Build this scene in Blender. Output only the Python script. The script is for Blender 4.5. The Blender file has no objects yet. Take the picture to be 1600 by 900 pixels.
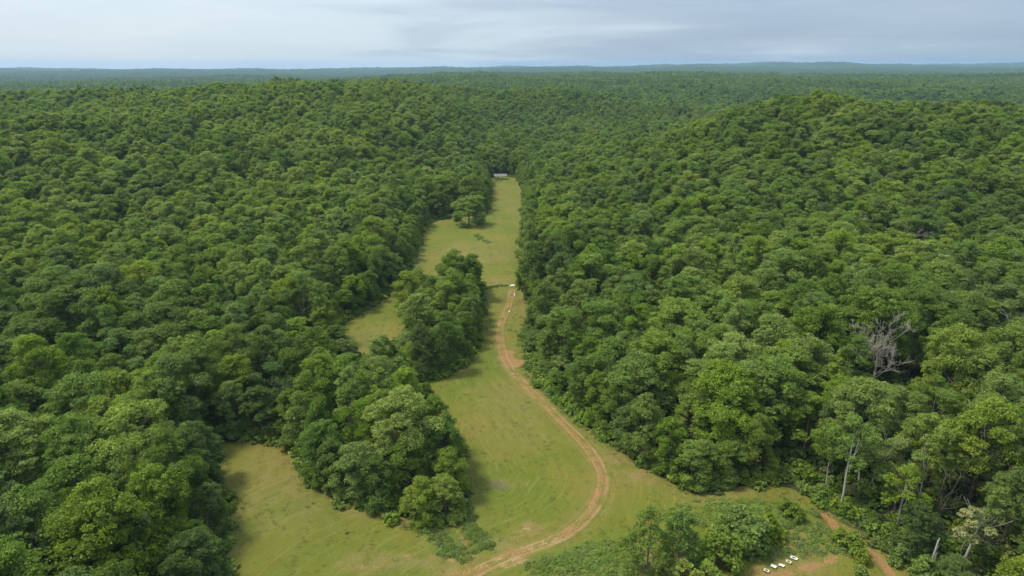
import bpy, math, random
import numpy as np
from mathutils import Vector, Matrix

# ------------------------------------------------------------------ scene, camera, world, sun
S = bpy.context.scene
COL = S.collection
RNG = np.random.default_rng(7)
random.seed(7)

CAM_H, PITCH, FPX = 85.0, math.radians(18.0), 1067.0      # camera height above the valley floor, tilt, focal length in photo pixels
cam_data = bpy.data.cameras.new("camera")
cam_data.sensor_width = 36.0
cam_data.lens = 36.0 * FPX / 1600.0
cam_data.clip_start, cam_data.clip_end = 0.5, 60000.0
cam = bpy.data.objects.new("camera", cam_data)
COL.objects.link(cam)
cam.location = (0, 0, CAM_H)
cam.rotation_euler = (math.pi / 2 - PITCH, 0, 0)
S.camera = cam

SUN_EL, SUN_AZ = math.radians(61), math.radians(-82)       # azimuth from +Y towards +X
sun_data = bpy.data.lights.new("sun", 'SUN')
sun_data.energy, sun_data.angle, sun_data.color = 3.4, math.radians(11.0), (1.0, 0.95, 0.83)
sun = bpy.data.objects.new("sun", sun_data)
COL.objects.link(sun)
to_sun = Vector((math.sin(SUN_AZ) * math.cos(SUN_EL), math.cos(SUN_AZ) * math.cos(SUN_EL), math.sin(SUN_EL)))
sun.rotation_euler = to_sun.to_track_quat('Z', 'Y').to_euler()
sun.location = (-200, 0, 300)

S.view_settings.view_transform = 'Standard'
S.view_settings.look = 'None'
S.view_settings.exposure = 0.42
S.view_settings.gamma = 1.0
S.cycles.max_bounces = 8
S.cycles.diffuse_bounces = 6
S.cycles.glossy_bounces = 2
S.cycles.transmission_bounces = 3
S.cycles.volume_bounces = 1
S.cycles.transparent_max_bounces = 8
S.cycles.use_denoising = True
S.cycles.sample_clamp_indirect = 4.0

W = bpy.data.worlds.new("World")
S.world = W
W.use_nodes = True


def N(nt, kind, **kw):
    n = nt.nodes.new(kind)
    ins = kw.pop('ins', {})
    for k, v in kw.items():
        setattr(n, k, v)
    for k, v in ins.items():
        if isinstance(v, bpy.types.NodeSocket):
            nt.links.new(v, n.inputs[k])
        else:
            n.inputs[k].default_value = v
    return n


def ramp(nt, fac, stops, interp='LINEAR'):
    n = nt.nodes.new('ShaderNodeValToRGB')
    n.color_ramp.interpolation = interp
    e = n.color_ramp.elements
    while len(e) < len(stops):
        e.new(0.5)
    for i, (p, c) in enumerate(stops):
        e[i].position = p
        e[i].color = (c[0], c[1], c[2], 1) if not isinstance(c, (int, float)) else (c, c, c, 1)
    nt.links.new(fac, n.inputs[0])
    return n.outputs[0]


def mix(nt, fac, a, b, mode='MIX'):
    n = nt.nodes.new('ShaderNodeMix')
    n.data_type, n.blend_type = 'RGBA', mode
    for sock, v in ((n.inputs[0], fac), (n.inputs[6], a), (n.inputs[7], b)):
        if isinstance(v, bpy.types.NodeSocket):
            nt.links.new(v, sock)
        elif isinstance(v, (int, float)):
            sock.default_value = v
        else:
            sock.default_value = (v[0], v[1], v[2], 1)
    return n.outputs[2]


def math_(nt, op, a, b=0.5, clamp=False):
    n = nt.nodes.new('ShaderNodeMath')
    n.operation, n.use_clamp = op, clamp
    for i, v in enumerate((a, b)):
        if isinstance(v, bpy.types.NodeSocket):
            nt.links.new(v, n.inputs[i])
        else:
            n.inputs[i].default_value = v
    return n.outputs[0]


def build_world():
    nt = W.node_tree
    nt.nodes.clear()
    sky = N(nt, 'ShaderNodeTexSky', sky_type='NISHITA', sun_disc=False, sun_elevation=SUN_EL,
            sun_rotation=SUN_AZ, altitude=200, air_density=1.0, dust_density=1.5, ozone_density=1.0)
    tc = N(nt, 'ShaderNodeTexCoord')
    sep = N(nt, 'ShaderNodeSeparateXYZ', ins={0: tc.outputs['Generated']})
    z = math_(nt, 'MAXIMUM', sep.outputs['Z'], 0.0)
    den = math_(nt, 'ADD', z, 0.10)
    cx = math_(nt, 'DIVIDE', sep.outputs['X'], den)
    cy = math_(nt, 'DIVIDE', sep.outputs['Y'], den)
    comb = N(nt, 'ShaderNodeCombineXYZ', ins={0: cx, 1: cy, 2: 0.0})
    big = N(nt, 'ShaderNodeTexNoise', ins={'Vector': comb.outputs[0], 'Scale': 0.42, 'Detail': 6.0, 'Roughness': 0.5, 'Distortion': 0.5})
    off = N(nt, 'ShaderNodeVectorMath', operation='ADD', ins={0: comb.outputs[0], 1: (7.3, 2.1, 4.0)})
    fine = N(nt, 'ShaderNodeTexNoise', ins={'Vector': off.outputs[0], 'Scale': 1.1, 'Detail': 7.0, 'Roughness': 0.6, 'Distortion': 0.7})
    # thin stratus deck: paler towards the sun's side, slate blue away from it
    side = math_(nt, 'MULTIPLY_ADD', sep.outputs['X'], -0.62)
    nt.nodes[-1].inputs[2].default_value = 0.5
    tone = math_(nt, 'ADD', side, math_(nt, 'MULTIPLY', math_(nt, 'SUBTRACT', big.outputs['Fac'], 0.5), 1.15), clamp=True)
    deck = ramp(nt, tone, [(0.0, (0.31, 0.42, 0.57)), (0.38, (0.43, 0.55, 0.68)), (0.62, (0.69, 0.81, 0.90)), (1.0, (0.79, 0.88, 0.93))])
    wisps = math_(nt, 'MULTIPLY', math_(nt, 'SUBTRACT', fine.outputs['Fac'], 0.5), 1.25)
    high = ramp(nt, z, [(0.0, 0.0), (0.04, 0.15), (0.14, 1.0)])
    amount = math_(nt, 'MULTIPLY', math_(nt, 'ADD', wisps, 0.18, clamp=True), high, clamp=True)
    deck2 = mix(nt, amount, deck, (0.57, 0.64, 0.71))
    under = math_(nt, 'MULTIPLY', math_(nt, 'ADD', math_(nt, 'MULTIPLY', wisps, -1.3), -0.04, clamp=True), high, clamp=True)
    deck2 = mix(nt, under, deck2, (0.36, 0.43, 0.53))
    # an overcast deck is brighter overhead than at the horizon
    lift = math_(nt, 'MULTIPLY_ADD', z, 1.2)
    nt.nodes[-1].inputs[2].default_value = 0.72
    b_sky = N(nt, 'ShaderNodeBackground', ins={'Color': sky.outputs[0], 'Strength': 0.09})
    b_cloud = N(nt, 'ShaderNodeBackground', ins={'Color': deck2, 'Strength': lift})
    m = N(nt, 'ShaderNodeMixShader', ins={0: 0.86, 1: b_sky.outputs[0], 2: b_cloud.outputs[0]})
    out = N(nt, 'ShaderNodeOutputWorld', ins={0: m.outputs[0]})


build_world()


# ------------------------------------------------------------------ helpers: numbers and terrain
def sm(t):
    t = np.clip(t, 0.0, 1.0)
    return t * t * (3 - 2 * t)


_w = np.random.default_rng(3)
_WAVES = [(_w.normal(size=2), _w.uniform(0, 6.28)) for _ in range(24)]


def wavy(x, y, scale, k0=0, n=6):
    v = 0
    for (d, p) in _WAVES[k0:k0 + n]:
        v = v + np.sin((x * d[0] + y * d[1]) * (2 * math.pi / scale) + p)
    return v / math.sqrt(n)


_YS = [0, 98, 140, 238, 300, 387, 450, 525, 560, 700, 1200]
_XL = [-50, -50, -70, -57, -54, -50, -28, -17, -12, -10, 0]
_XR = [75, 72, 24, 8, 9, 9, 9, 9, 9, 14, 30]


def height(x, y):
    x = np.asarray(x, float); y = np.asarray(y, float)
    xl = np.interp(y, _YS, _XL); xr = np.interp(y, _YS, _XR)
    u = np.maximum(0, xl - 6 - x); v = np.maximum(0, x - xr - 6)
    A = (9 + 36 * sm((y - 170) / 680)) * (1 - 0.9 * sm((y - 830) / 260))
    zl = A * sm(u / np.interp(y, [250, 620], [230.0, 100.0])) * (1 - 0.34 * sm((-x - 230) / 420))
    sx = np.where(x < 235, 125.0, 560.0)
    zr = 38.5 * np.exp(-((x - 235) / sx) ** 2 - ((y - 520) / np.where(y < 520, 230.0, 140.0)) ** 2) * sm(v / 55)
    zr = zr + 5 * sm(v / 60) * sm((600 - y) / 200)
    mid = 30 * np.exp(-((x - 30) / np.where(x < 30, 170, 180)) ** 2 - ((y - 1030) / 125) ** 2)
    base = 24 * sm((y - 760) / 1250) - 26 * sm((-x - 60) / 900) * sm((y - 1000) / 800) + 13 * np.exp(-((np.hypot(x, y) - 3350) / 750) ** 2) * sm((x + 500) / 800)
    far = sm((y - 1300) / 900)
    roll = far * (7 * wavy(x, y, 3600, 0, 6) + 4.5 * wavy(x, y, 1300, 6, 6) + 2.5 * wavy(x, y, 620, 12, 6))
    loc = (1 - far) * (2.6 + 2.6 * sm((y - 250) / 300)) * wavy(x, y, 420, 12, 6) * sm((np.minimum(u + v, 900)) / 90)
    d = np.hypot(x, y)
    mound = 1.5 * np.exp(-((x - 48) / 9.5) ** 2 - ((y - 116) / 4.8) ** 2)
    rise = 40 * sm((d - 4200) / 5600) + sm((d - 6000) / 2500) * 19 * (wavy(x, y, 5200, 3, 6) + 0.7 * wavy(x, y, 2300, 9, 6))
    return (zl + zr + np.maximum(mid, 0) + base + roll + loc + (1 - far) * 2.6 * sm((y - 220) / 250) * wavy(x, y, 210, 0, 6) * sm(np.minimum(u + v, 900) / 70) + rise * (1 - 0.35 * sm((-x - 500) / 4000)) + mound)


def unproject(px, py, z=None):
    """photo pixel -> point of the terrain (or of the level z) that lies there"""
    cx, cy = (px - 800) / FPX, (450 - py) / FPX
    d = np.array([cx, math.cos(PITCH) + cy * math.sin(PITCH), -math.sin(PITCH) + cy * math.cos(PITCH)])
    t = CAM_H / max(1e-3, -d[2]) if z is None else (z - CAM_H) / d[2]
    if z is not None:
        p = d * t
        return float(p[0]), float(p[1])
    ts = np.concatenate([np.arange(60, 900, 1.0), np.arange(900, 4000, 4.0)])
    g = CAM_H + d[2] * ts - height(d[0] * ts, d[1] * ts)
    k = int(np.argmax(g < 0)) if (g < 0).any() else len(ts) - 1
    p = d * ts[k]
    return float(p[0]), float(p[1])


def project(x, y, z):
    dz = z - CAM_H
    dep = y * math.cos(PITCH) - dz * math.sin(PITCH)
    up = y * math.sin(PITCH) + dz * math.cos(PITCH)
    dep = np.maximum(dep, 1e-3)
    return 800 + FPX * x / dep, 450 - FPX * up / dep, dep


def ups(pts):
    return np.array([unproject(*p) for p in pts])


def seg_dist(P, poly, closed=True):
    """distance of points P to a polyline; also arc length there and signed side"""
    A = poly; B = np.roll(poly, -1, 0)
    if not closed:
        A, B = A[:-1], B[:-1]
    L = np.hypot(*(B - A).T); S0 = np.concatenate([[0], np.cumsum(L)[:-1]])
    best = np.full(len(P), 1e9); arc = np.zeros(len(P)); side = np.zeros(len(P))
    for a, b, l, s0 in zip(A, B, L, S0):
        if l < 1e-6:
            continue
        t = (b - a) / l
        q = P - a
        s = np.clip(q @ t, 0, l)
        r = q - s[:, None] * t
        d = np.hypot(r[:, 0], r[:, 1])
        m = d < best
        best[m] = d[m]; arc[m] = (s0 + s)[m]; side[m] = np.sign(q[:, 0] * t[1] - q[:, 1] * t[0])[m]
    return best, arc, side


def inside(P, poly):
    x, y = P[:, 0], P[:, 1]
    c = np.zeros(len(P), bool)
    n = len(poly)
    for i in range(n):
        x1, y1 = poly[i]; x2, y2 = poly[(i + 1) % n]
        if y1 == y2:
            continue
        k = ((y1 > y) != (y2 > y)) & (x < (x2 - x1) * (y - y1) / (y2 - y1) + x1)
        c ^= k
    return c


def smooth_line(pts, step):
    """Catmull-Rom through pts, resampled every step metres"""
    P = np.vstack([2 * pts[0] - pts[1], pts, 2 * pts[-1] - pts[-2]])
    out = []
    for i in range(1, len(P) - 2):
        for t in np.linspace(0, 1, 24, endpoint=False):
            a, b, c, d = P[i - 1], P[i], P[i + 1], P[i + 2]
            out.append(0.5 * ((2 * b) + (c - a) * t + (2 * a - 5 * b + 4 * c - d) * t * t + (3 * b - a - 3 * c + d) * t ** 3))
    out.append(P[-2])
    out = np.array(out)
    s = np.concatenate([[0], np.cumsum(np.hypot(*np.diff(out, axis=0).T))])
    t = np.arange(0, s[-1], step)
    return np.stack([np.interp(t, s, out[:, 0]), np.interp(t, s, out[:, 1])], 1)


def mesh(name, verts, faces, mat=None, smooth=False, attrs=None):
    me = bpy.data.meshes.new(name)
    verts = np.asarray(verts, np.float32)
    if isinstance(faces, np.ndarray):
        nf, k = faces.shape
        me.vertices.add(len(verts)); me.vertices.foreach_set('co', verts.ravel())
        me.loops.add(nf * k); me.loops.foreach_set('vertex_index', faces.astype(np.int32).ravel())
        me.polygons.add(nf)
        me.polygons.foreach_set('loop_start', np.arange(0, nf * k, k, dtype=np.int32))
        me.update(calc_edges=True)
    else:
        me.from_pydata(verts.tolist(), [], faces)
    me.polygons.foreach_set('use_smooth', np.full(len(me.polygons), smooth))
    for m in (mat if isinstance(mat, (list, tuple)) else [mat] if mat else []):
        me.materials.append(m)
    for k, v in (attrs or {}).items():
        a = me.attributes.new(k, 'FLOAT', 'POINT')
        a.data.foreach_set('value', np.asarray(v, np.float32))
    return me


def link(name, data, parent=None, **props):
    o = bpy.data.objects.new(name, data)
    COL.objects.link(o)
    if parent is not None:
        o.parent = parent
    for k, v in props.items():
        o[k] = v
    return o


def grid_faces(nr, nc):
    i = np.arange((nr - 1) * (nc - 1)); r = i // (nc - 1); c = i % (nc - 1)
    a = r * nc + c
    return np.stack([a, a + 1, a + nc + 1, a + nc], 1)


# ------------------------------------------------------------------ materials
def new_mat(name):
    m = bpy.data.materials.new(name)
    m.use_nodes = True
    m.node_tree.nodes.clear()
    return m, m.node_tree


def finish(m, nt, color, rough=0.85, bump=None, spec=0.25, strength=0.4, dist=0.1):
    b = N(nt, 'ShaderNodeBsdfPrincipled', ins={'Base Color': color, 'Specular IOR Level': spec})
    if isinstance(rough, bpy.types.NodeSocket):
        nt.links.new(rough, b.inputs['Roughness'])
    else:
        b.inputs['Roughness'].default_value = rough
    if bump is not None:
        bn = N(nt, 'ShaderNodeBump', ins={'Height': bump, 'Strength': strength, 'Distance': dist})
        nt.links.new(bn.outputs[0], b.inputs['Normal'])
    N(nt, 'ShaderNodeOutputMaterial', ins={0: b.outputs[0]})
    return m


def leaf_material(name, stops, trans=0.28, jitter=0.45):
    m, nt = new_mat(name)
    at = N(nt, 'ShaderNodeAttribute', attribute_type='INSTANCER', attribute_name='tone')
    pf = N(nt, 'ShaderNodeAttribute', attribute_type='GEOMETRY', attribute_name='tint')
    rnd = N(nt, 'ShaderNodeObjectInfo')
    base = ramp(nt, at.outputs['Fac'], stops)
    # each spray of leaves and each tree is a little its own green
    t = math_(nt, 'MULTIPLY_ADD', pf.outputs['Fac'], jitter)
    nt.nodes[-1].inputs[2].default_value = 1.0 - jitter * 0.5
    hsv = N(nt, 'ShaderNodeHueSaturation', ins={'Color': base, 'Value': t})
    h = math_(nt, 'MULTIPLY_ADD', rnd.outputs['Random'], 0.024)
    nt.nodes[-1].inputs[2].default_value = 0.477
    nt.links.new(h, hsv.inputs['Hue'])
    r2 = math_(nt, 'FRACT', math_(nt, 'MULTIPLY', rnd.outputs['Random'], 7.31))
    s = math_(nt, 'MULTIPLY_ADD', r2, -0.18)
    nt.nodes[-1].inputs[2].default_value = 1.0
    nt.links.new(s, hsv.inputs['Saturation'])
    col = hsv.outputs[0]
    b = N(nt, 'ShaderNodeBsdfPrincipled', ins={'Base Color': col, 'Roughness': 0.6, 'Specular IOR Level': 0.28})
    tc = mix(nt, 1.0, col, (1.25, 1.35, 0.55), 'MULTIPLY')
    tr = N(nt, 'ShaderNodeBsdfTranslucent', ins={'Color': tc})
    mx = N(nt, 'ShaderNodeMixShader', ins={0: trans, 1: b.outputs[0], 2: tr.outputs[0]})
    N(nt, 'ShaderNodeOutputMaterial', ins={0: mx.outputs[0]})
    return m


LEAF = leaf_material("broadleaf_foliage", [(0.0, (0.072, 0.138, 0.016)), (0.35, (0.125, 0.212, 0.017)), (0.65, (0.182, 0.275, 0.020)),
                                           (1.0, (0.250, 0.325, 0.028))], 0.42, 0.6)
LEAF_DRY = leaf_material("yellowing_foliage", [(0.0, (0.17, 0.20, 0.05)), (1.0, (0.32, 0.34, 0.11))], 0.25)
WEED = leaf_material("weed_leaves", [(0.0, (0.06, 0.11, 0.022)), (0.5, (0.12, 0.19, 0.028)), (1.0, (0.18, 0.27, 0.03))], 0.3)
GRASS_BLADES = leaf_material("grass_blades", [(0.0, (0.12, 0.15, 0.020)), (0.5, (0.18, 0.185, 0.034)), (1.0, (0.26, 0.22, 0.07))], 0.3)


def bark_material(name, c1, c2, scale=2.0):
    m, nt = new_mat(name)
    tc = N(nt, 'ShaderNodeTexCoord')
    mp = N(nt, 'ShaderNodeMapping', ins={0: tc.outputs['Object'], 3: (scale, scale, scale * 0.25)})
    n = N(nt, 'ShaderNodeTexNoise', ins={'Vector': mp.outputs[0], 'Scale': 1.5, 'Detail': 6.0, 'Roughness': 0.65})
    c = ramp(nt, n.outputs['Fac'], [(0.3, c1), (0.7, c2)])
    return finish(m, nt, c, 0.9, n.outputs['Fac'], strength=0.6, dist=0.05)


BARK = bark_material("brown_grey_bark", (0.07, 0.055, 0.042), (0.17, 0.145, 0.115))
PALE_BARK = bark_material("pale_bark", (0.19, 0.175, 0.145), (0.42, 0.39, 0.34), 1.2)
DEAD_BARK = bark_material("weathered_dead_wood", (0.22, 0.19, 0.155), (0.42, 0.37, 0.31), 3.0)


def ground_material():
    m, nt = new_mat("forest_floor")
    g = N(nt, 'ShaderNodeNewGeometry')
    n1 = N(nt, 'ShaderNodeTexNoise', ins={'Vector': g.outputs['Position'], 'Scale': 0.35, 'Detail': 8.0, 'Roughness': 0.65})
    n2 = N(nt, 'ShaderNodeTexNoise', ins={'Vector': g.outputs['Position'], 'Scale': 0.05, 'Detail': 4.0})
    c = ramp(nt, n1.outputs['Fac'], [(0.3, (0.022, 0.028, 0.010)), (0.5, (0.040, 0.040, 0.016)), (0.7, (0.070, 0.050, 0.028))])
    c = mix(nt, n2.outputs['Fac'], c, (0.028, 0.038, 0.012))
    return finish(m, nt, c, 0.95, n1.outputs['Fac'], strength=0.8, dist=0.4)


def meadow_material(name, dirtw=1.0):
    """mown grass; vertex values say where the soil is bare (dirt), dry (straw) and lush, and along / across follow the mower"""
    m, nt = new_mat(name)
    A = {k: N(nt, 'ShaderNodeAttribute', attribute_type='GEOMETRY', attribute_name=k).outputs['Fac'] for k in ('dirt', 'dry', 'lush', 'across', 'along', 'ash', 'pale')}
    g = N(nt, 'ShaderNodeNewGeometry')
    P = g.outputs['Position']
    n_big = N(nt, 'ShaderNodeTexNoise', ins={'Vector': P, 'Scale': 0.045, 'Detail': 5.0, 'Roughness': 0.55}).outputs['Fac']
    n_mid = N(nt, 'ShaderNodeTexNoise', ins={'Vector': P, 'Scale': 0.33, 'Detail': 6.0, 'Roughness': 0.6}).outputs['Fac']
    n_fine = N(nt, 'ShaderNodeTexNoise', ins={'Vector': P, 'Scale': 2.3, 'Detail': 6.0, 'Roughness': 0.7}).outputs['Fac']
    st = N(nt, 'ShaderNodeCombineXYZ', ins={0: math_(nt, 'MULTIPLY', A['across'], 1.0), 1: math_(nt, 'MULTIPLY', A['along'], 0.055), 2: 0.0})
    n_st = N(nt, 'ShaderNodeTexNoise', ins={'Vector': st.outputs[0], 'Scale': 1.15, 'Detail': 5.0, 'Roughness': 0.68, 'Distortion': 0.9}).outputs['Fac']
    c = ramp(nt, n_big, [(0.34, (0.078, 0.103, 0.008)), (0.5, (0.105, 0.110, 0.010)), (0.66, (0.140, 0.116, 0.018))])
    c = mix(nt, ramp(nt, n_mid, [(0.42, 0.0), (0.75, 0.75)]), c, (0.095, 0.125, 0.016))
    c = mix(nt, ramp(nt, n_st, [(0.50, 0.0), (0.72, 0.45)]), c, (0.205, 0.180, 0.045))
    c = mix(nt, ramp(nt, n_st, [(0.28, 0.4), (0.44, 0.0)]), c, (0.085, 0.100, 0.018))
    c = mix(nt, math_(nt, 'MULTIPLY', A['lush'], 0.8), c, (0.075, 0.125, 0.013))
    dry = math_(nt, 'MULTIPLY', A['dry'], ramp(nt, n_mid, [(0.33, 0.15), (0.6, 1.0)]), clamp=True)
    c = mix(nt, math_(nt, 'MULTIPLY', dry, 0.8), c, (0.22, 0.140, 0.062))
    c = mix(nt, ramp(nt, n_fine, [(0.3, 0.45), (0.5, 0.0)]), c, (0.06, 0.075, 0.02))
    c = mix(nt, ramp(nt, n_fine, [(0.56, 0.0), (0.78, 0.5)]), c, (0.21, 0.20, 0.075))
    # bare red-brown soil
    soil = ramp(nt, n_fine, [(0.25, (0.14, 0.072, 0.030)), (0.5, (0.235, 0.124, 0.050)), (0.75, (0.30, 0.182, 0.088))])
    soil = mix(nt, math_(nt, 'MULTIPLY', A['pale'], ramp(nt, n_mid, [(0.3, 0.3), (0.6, 1.0)])), soil, (0.30, 0.22, 0.115))
    edge = math_(nt, 'MULTIPLY', math_(nt, 'SUBTRACT', math_(nt, 'ADD', n_mid, n_fine), 1.0), 1.7)
    d = math_(nt, 'ADD', A['dirt'], edge)
    dm = ramp(nt, d, [(0.36, 0.0), (0.62, 1.0)])
    gate = ramp(nt, A['dirt'], [(0.02, 0.0), (0.16, 1.0)])
    dm = math_(nt, 'MULTIPLY', math_(nt, 'MULTIPLY', dm, gate), 0.92)
    c = mix(nt, dm, c, soil)
    ash = math_(nt, 'MULTIPLY', A['ash'], ramp(nt, n_fine, [(0.35, 0.3), (0.6, 1.0)]), clamp=True)
    c = mix(nt, ash, c, mix(nt, ramp(nt, n_fine, [(0.45, 0.0), (0.6, 1.0)]), (0.05, 0.040, 0.030), (0.14, 0.115, 0.09)))
    hsum = math_(nt, 'ADD', n_fine, math_(nt, 'MULTIPLY', n_st, 0.8))
    return finish(m, nt, c, 0.92, hsum, strength=0.75, dist=0.22, spec=0.15)


def noisy(name, c1, c2, scale=3.0, rough=0.7, strength=0.2, spec=0.3):
    m, nt = new_mat(name)
    tc = N(nt, 'ShaderNodeTexCoord')
    n = N(nt, 'ShaderNodeTexNoise', ins={'Vector': tc.outputs['Object'], 'Scale': scale, 'Detail': 6.0, 'Roughness': 0.6})
    return finish(m, nt, ramp(nt, n.outputs['Fac'], [(0.3, c1), (0.7, c2)]), rough, n.outputs['Fac'], spec=spec, strength=strength, dist=0.03)


M_FLOOR = ground_material()
M_MEADOW = meadow_material("mown_grass")
M_CANOPY_FAR = None
M_WHITE = noisy("weathered_white_paint", (0.46, 0.44, 0.38), (0.68, 0.66, 0.60), 2.0)
M_CREAM = noisy("cream_plywood", (0.36, 0.33, 0.20), (0.52, 0.48, 0.33), 3.0)
M_DARK = noisy("dark_opening", (0.05, 0.045, 0.035), (0.10, 0.085, 0.06), 3.0, 0.9)
M_METAL = noisy("grey_roof_sheet", (0.10, 0.095, 0.09), (0.20, 0.19, 0.18), 1.2, 0.8, 0.2, 0.15)
M_WOOD = noisy("weathered_timber", (0.12, 0.09, 0.065), (0.22, 0.175, 0.13), 5.0, 0.85)
M_PALE_PATCH = noisy("pale_patch", (0.38, 0.35, 0.29), (0.62, 0.59, 0.52), 4.0, 0.9, 0.6)
M_CONC = noisy("pale_concrete", (0.62, 0.60, 0.55), (0.80, 0.78, 0.74), 1.5, 0.85, 0.3)
M_REDROCK = noisy("red_clay_bank", (0.26, 0.13, 0.065), (0.42, 0.23, 0.12), 0.8, 0.95, 0.9)

# ------------------------------------------------------------------ the plan of the place, read from the photograph
MEADOW_PX = [(330, 1010), (342, 940), (352, 880), (358, 830), (350, 770), (332, 704), (370, 694), (420, 692), (458, 702), (478, 740), (500, 775), (560, 792),
             (635, 815), (672, 826), (705, 812), (728, 780), (712, 712), (678, 655), (640, 612), (668, 598), (705, 586), (735, 556), (752, 505), (750, 458), (735, 446),
             (700, 450), (665, 478), (645, 512), (605, 548), (560, 560), (528, 535), (535, 505), (565, 488), (600, 468), (632, 440), (648, 400), (668, 350), (690, 343),
             (720, 338), (758, 334), (766, 305), (764, 290), (762, 282), (770, 277), (800, 277), (812, 284), (818, 305), (819, 340), (818, 380), (822, 420), (826, 450), (832, 475),
             (828, 505), (818, 530), (822, 562), (845, 600), (880, 640), (915, 668), (950, 692), (1000, 728), (1050, 758), (1095, 776),
             (1140, 768), (1200, 762), (1250, 775), (1290, 800), (1330, 822), (1370, 850), (1410, 880), (1450, 920), (1500, 1010)]
MEADOW = smooth_line(ups(MEADOW_PX), 2.0)
TRACK_PX = [(640, 960), (700, 925), (745, 893), (800, 872), (850, 853), (895, 826), (925, 795), (940, 765), (938, 735), (920, 706), (890, 672), (850, 633),
            (815, 598), (793, 572), (783, 545), (780, 520), (784, 502), (790, 487), (797, 468), (801, 452)]
TRACK = smooth_line(ups(TRACK_PX), 0.7)


def blobs(P, items):
    """soft-edged patches: (px, py, rx metres, ry metres, weight)"""
    v = np.zeros(len(P))
    for (px, py, rx, ry, w) in items:
        c = unproject(px, py)
        d = np.hypot((P[:, 0] - c[0]) / rx, (P[:, 1] - c[1]) / ry)
        d = d + 0.16 * wavy(P[:, 0], P[:, 1], 2.2 * (rx + ry), 2, 6) + 0.10 * wavy(P[:, 0], P[:, 1], 0.7 * (rx + ry), 8, 6)
        v = np.maximum(v, w * (1 - sm((d - 0.35) / 0.65)))
    return v


def streaks(P, items):
    """soft-edged lines: (pixel list, half width metres, weight)"""
    v = np.zeros(len(P))
    for (pts, hw, w) in items:
        d, _, _ = seg_dist(P, smooth_line(ups(pts), 2.0), False)
        v = np.maximum(v, w * (1 - sm((d - 0.3 * hw) / (0.7 * hw))))
    return v


def meadow_attrs(P):
    dt, arc, side = seg_dist(P, TRACK[::3], False)
    de, _, _ = seg_dist(P, MEADOW)
    dirt = blobs(P, [(794, 553, 3.6, 8.5, 0.84), (804, 567, 5.2, 4.4, 0.82), (788, 560, 1.9, 9, 0.82), (816, 522, 1.3, 5, 0.66), (819, 556, 1.0, 6, 0.66),
                     (826, 828, 1.9, 1.6, 0.62), (1232, 855, 2.2, 2.0, 0.62), (1210, 838, 1.5, 1.5, 0.55), (1175, 895, 2, 1.2, 0.5), (808, 449, 3.2, 1.0, 0.7), (776, 455, 4.5, 0.9, 0.5),
                     (700, 875, 3, 1.5, 0.45), (640, 868, 3, 1.2, 0.4), (575, 885, 4, 1.2, 0.42), (686, 845, 1.2, 2.5, 0.5), (1328, 870, 2, 2.5, 0.4)])
    dirt = np.maximum(dirt, streaks(P, [([(1290, 806), (1312, 828), (1335, 838), (1350, 845)], 1.15, 1.0),
                                        ([(1345, 852), (1368, 872), (1385, 890), (1420, 930)], 1.3, 1.0),
                                        ([(1130, 925), (1190, 905), (1240, 893), (1290, 880), (1305, 872)], 1.3, 0.62),
                                        ([(704, 812), (716, 832), (735, 858)], 0.7, 0.7),
                                        ([(700, 905), (760, 890), (830, 878)], 2.0, 0.45),
                                        ([(950, 705), (985, 722), (1030, 748)], 1.1, 0.34),
                                        ([(640, 470), (650, 460)], 1, 0.2)]))
    dry = blobs(P, [(1010, 745, 9, 5, 0.8), (960, 715, 5, 4, 0.8), (700, 880, 9, 4, 0.7), (590, 880, 12, 4, 0.65), (826, 828, 4.5, 3, 0.9), (740, 612, 4, 3, 0.65),
                    (780, 440, 9, 9, 0.6), (775, 400, 7, 16, 0.45), (420, 720, 6, 4, 0.7), (390, 780, 6, 6, 0.4), (600, 800, 12, 3, 0.6), (870, 640, 5, 8, 0.45),
                    (1240, 850, 6, 4, 0.9), (1250, 890, 9, 4, 0.7), (1320, 860, 4, 4, 0.8), (800, 850, 7, 3, 0.7), (780, 350, 5, 40, 0.3), (790, 757, 5, 3, 0.5), (1120, 775, 8, 2, .6)])
    dry = np.maximum(dry, 0.55 * (1 - sm(dt / 5.0)))
    dry = np.maximum(dry, np.clip(0.05 + 0.26 * wavy(P[:, 0], P[:, 1], 46, 4, 6), 0, 0.7))
    dry = np.where((P[:, 0] < -12) & (P[:, 1] < 150), np.maximum(dry, 0.10), dry)
    dry = np.maximum(dry, 0.5 * (1 - sm((de - 1) / 5)) * (0.5 + 0.5 * np.clip(wavy(P[:, 0], P[:, 1], 35, 0, 5), -1, 1)))
    lush = blobs(P, [(450, 800, 8, 10, 0.5), (705, 845, 6, 5, 0.8), (760, 850, 4, 4, 0.8), (900, 875, 11, 4, 0.9), (745, 372, 5, 10, 0.8), (755, 470, 4, 8, .5), (850, 560, 2.5, 14, 0.9),
                     (1180, 800, 14, 5, 0.95), (1260, 865, 6, 3, 0.7), (1190, 880, 8, 2, .5)])
    ash = blobs(P, [(778, 757, 2.6, 1.7, 0.9), (786, 765, 2.0, 1.0, .8)])
    pale = blobs(P, [(826, 828, 2.5, 2.2, 0.9), (860, 852, 9, 3, 0.6), (790, 880, 9, 2, .7)])
    return dict(dirt=dirt, dry=dry, lush=lush, ash=ash, pale=pale, across=dt * side, along=arc + 0.2 * P[:, 1])


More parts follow.
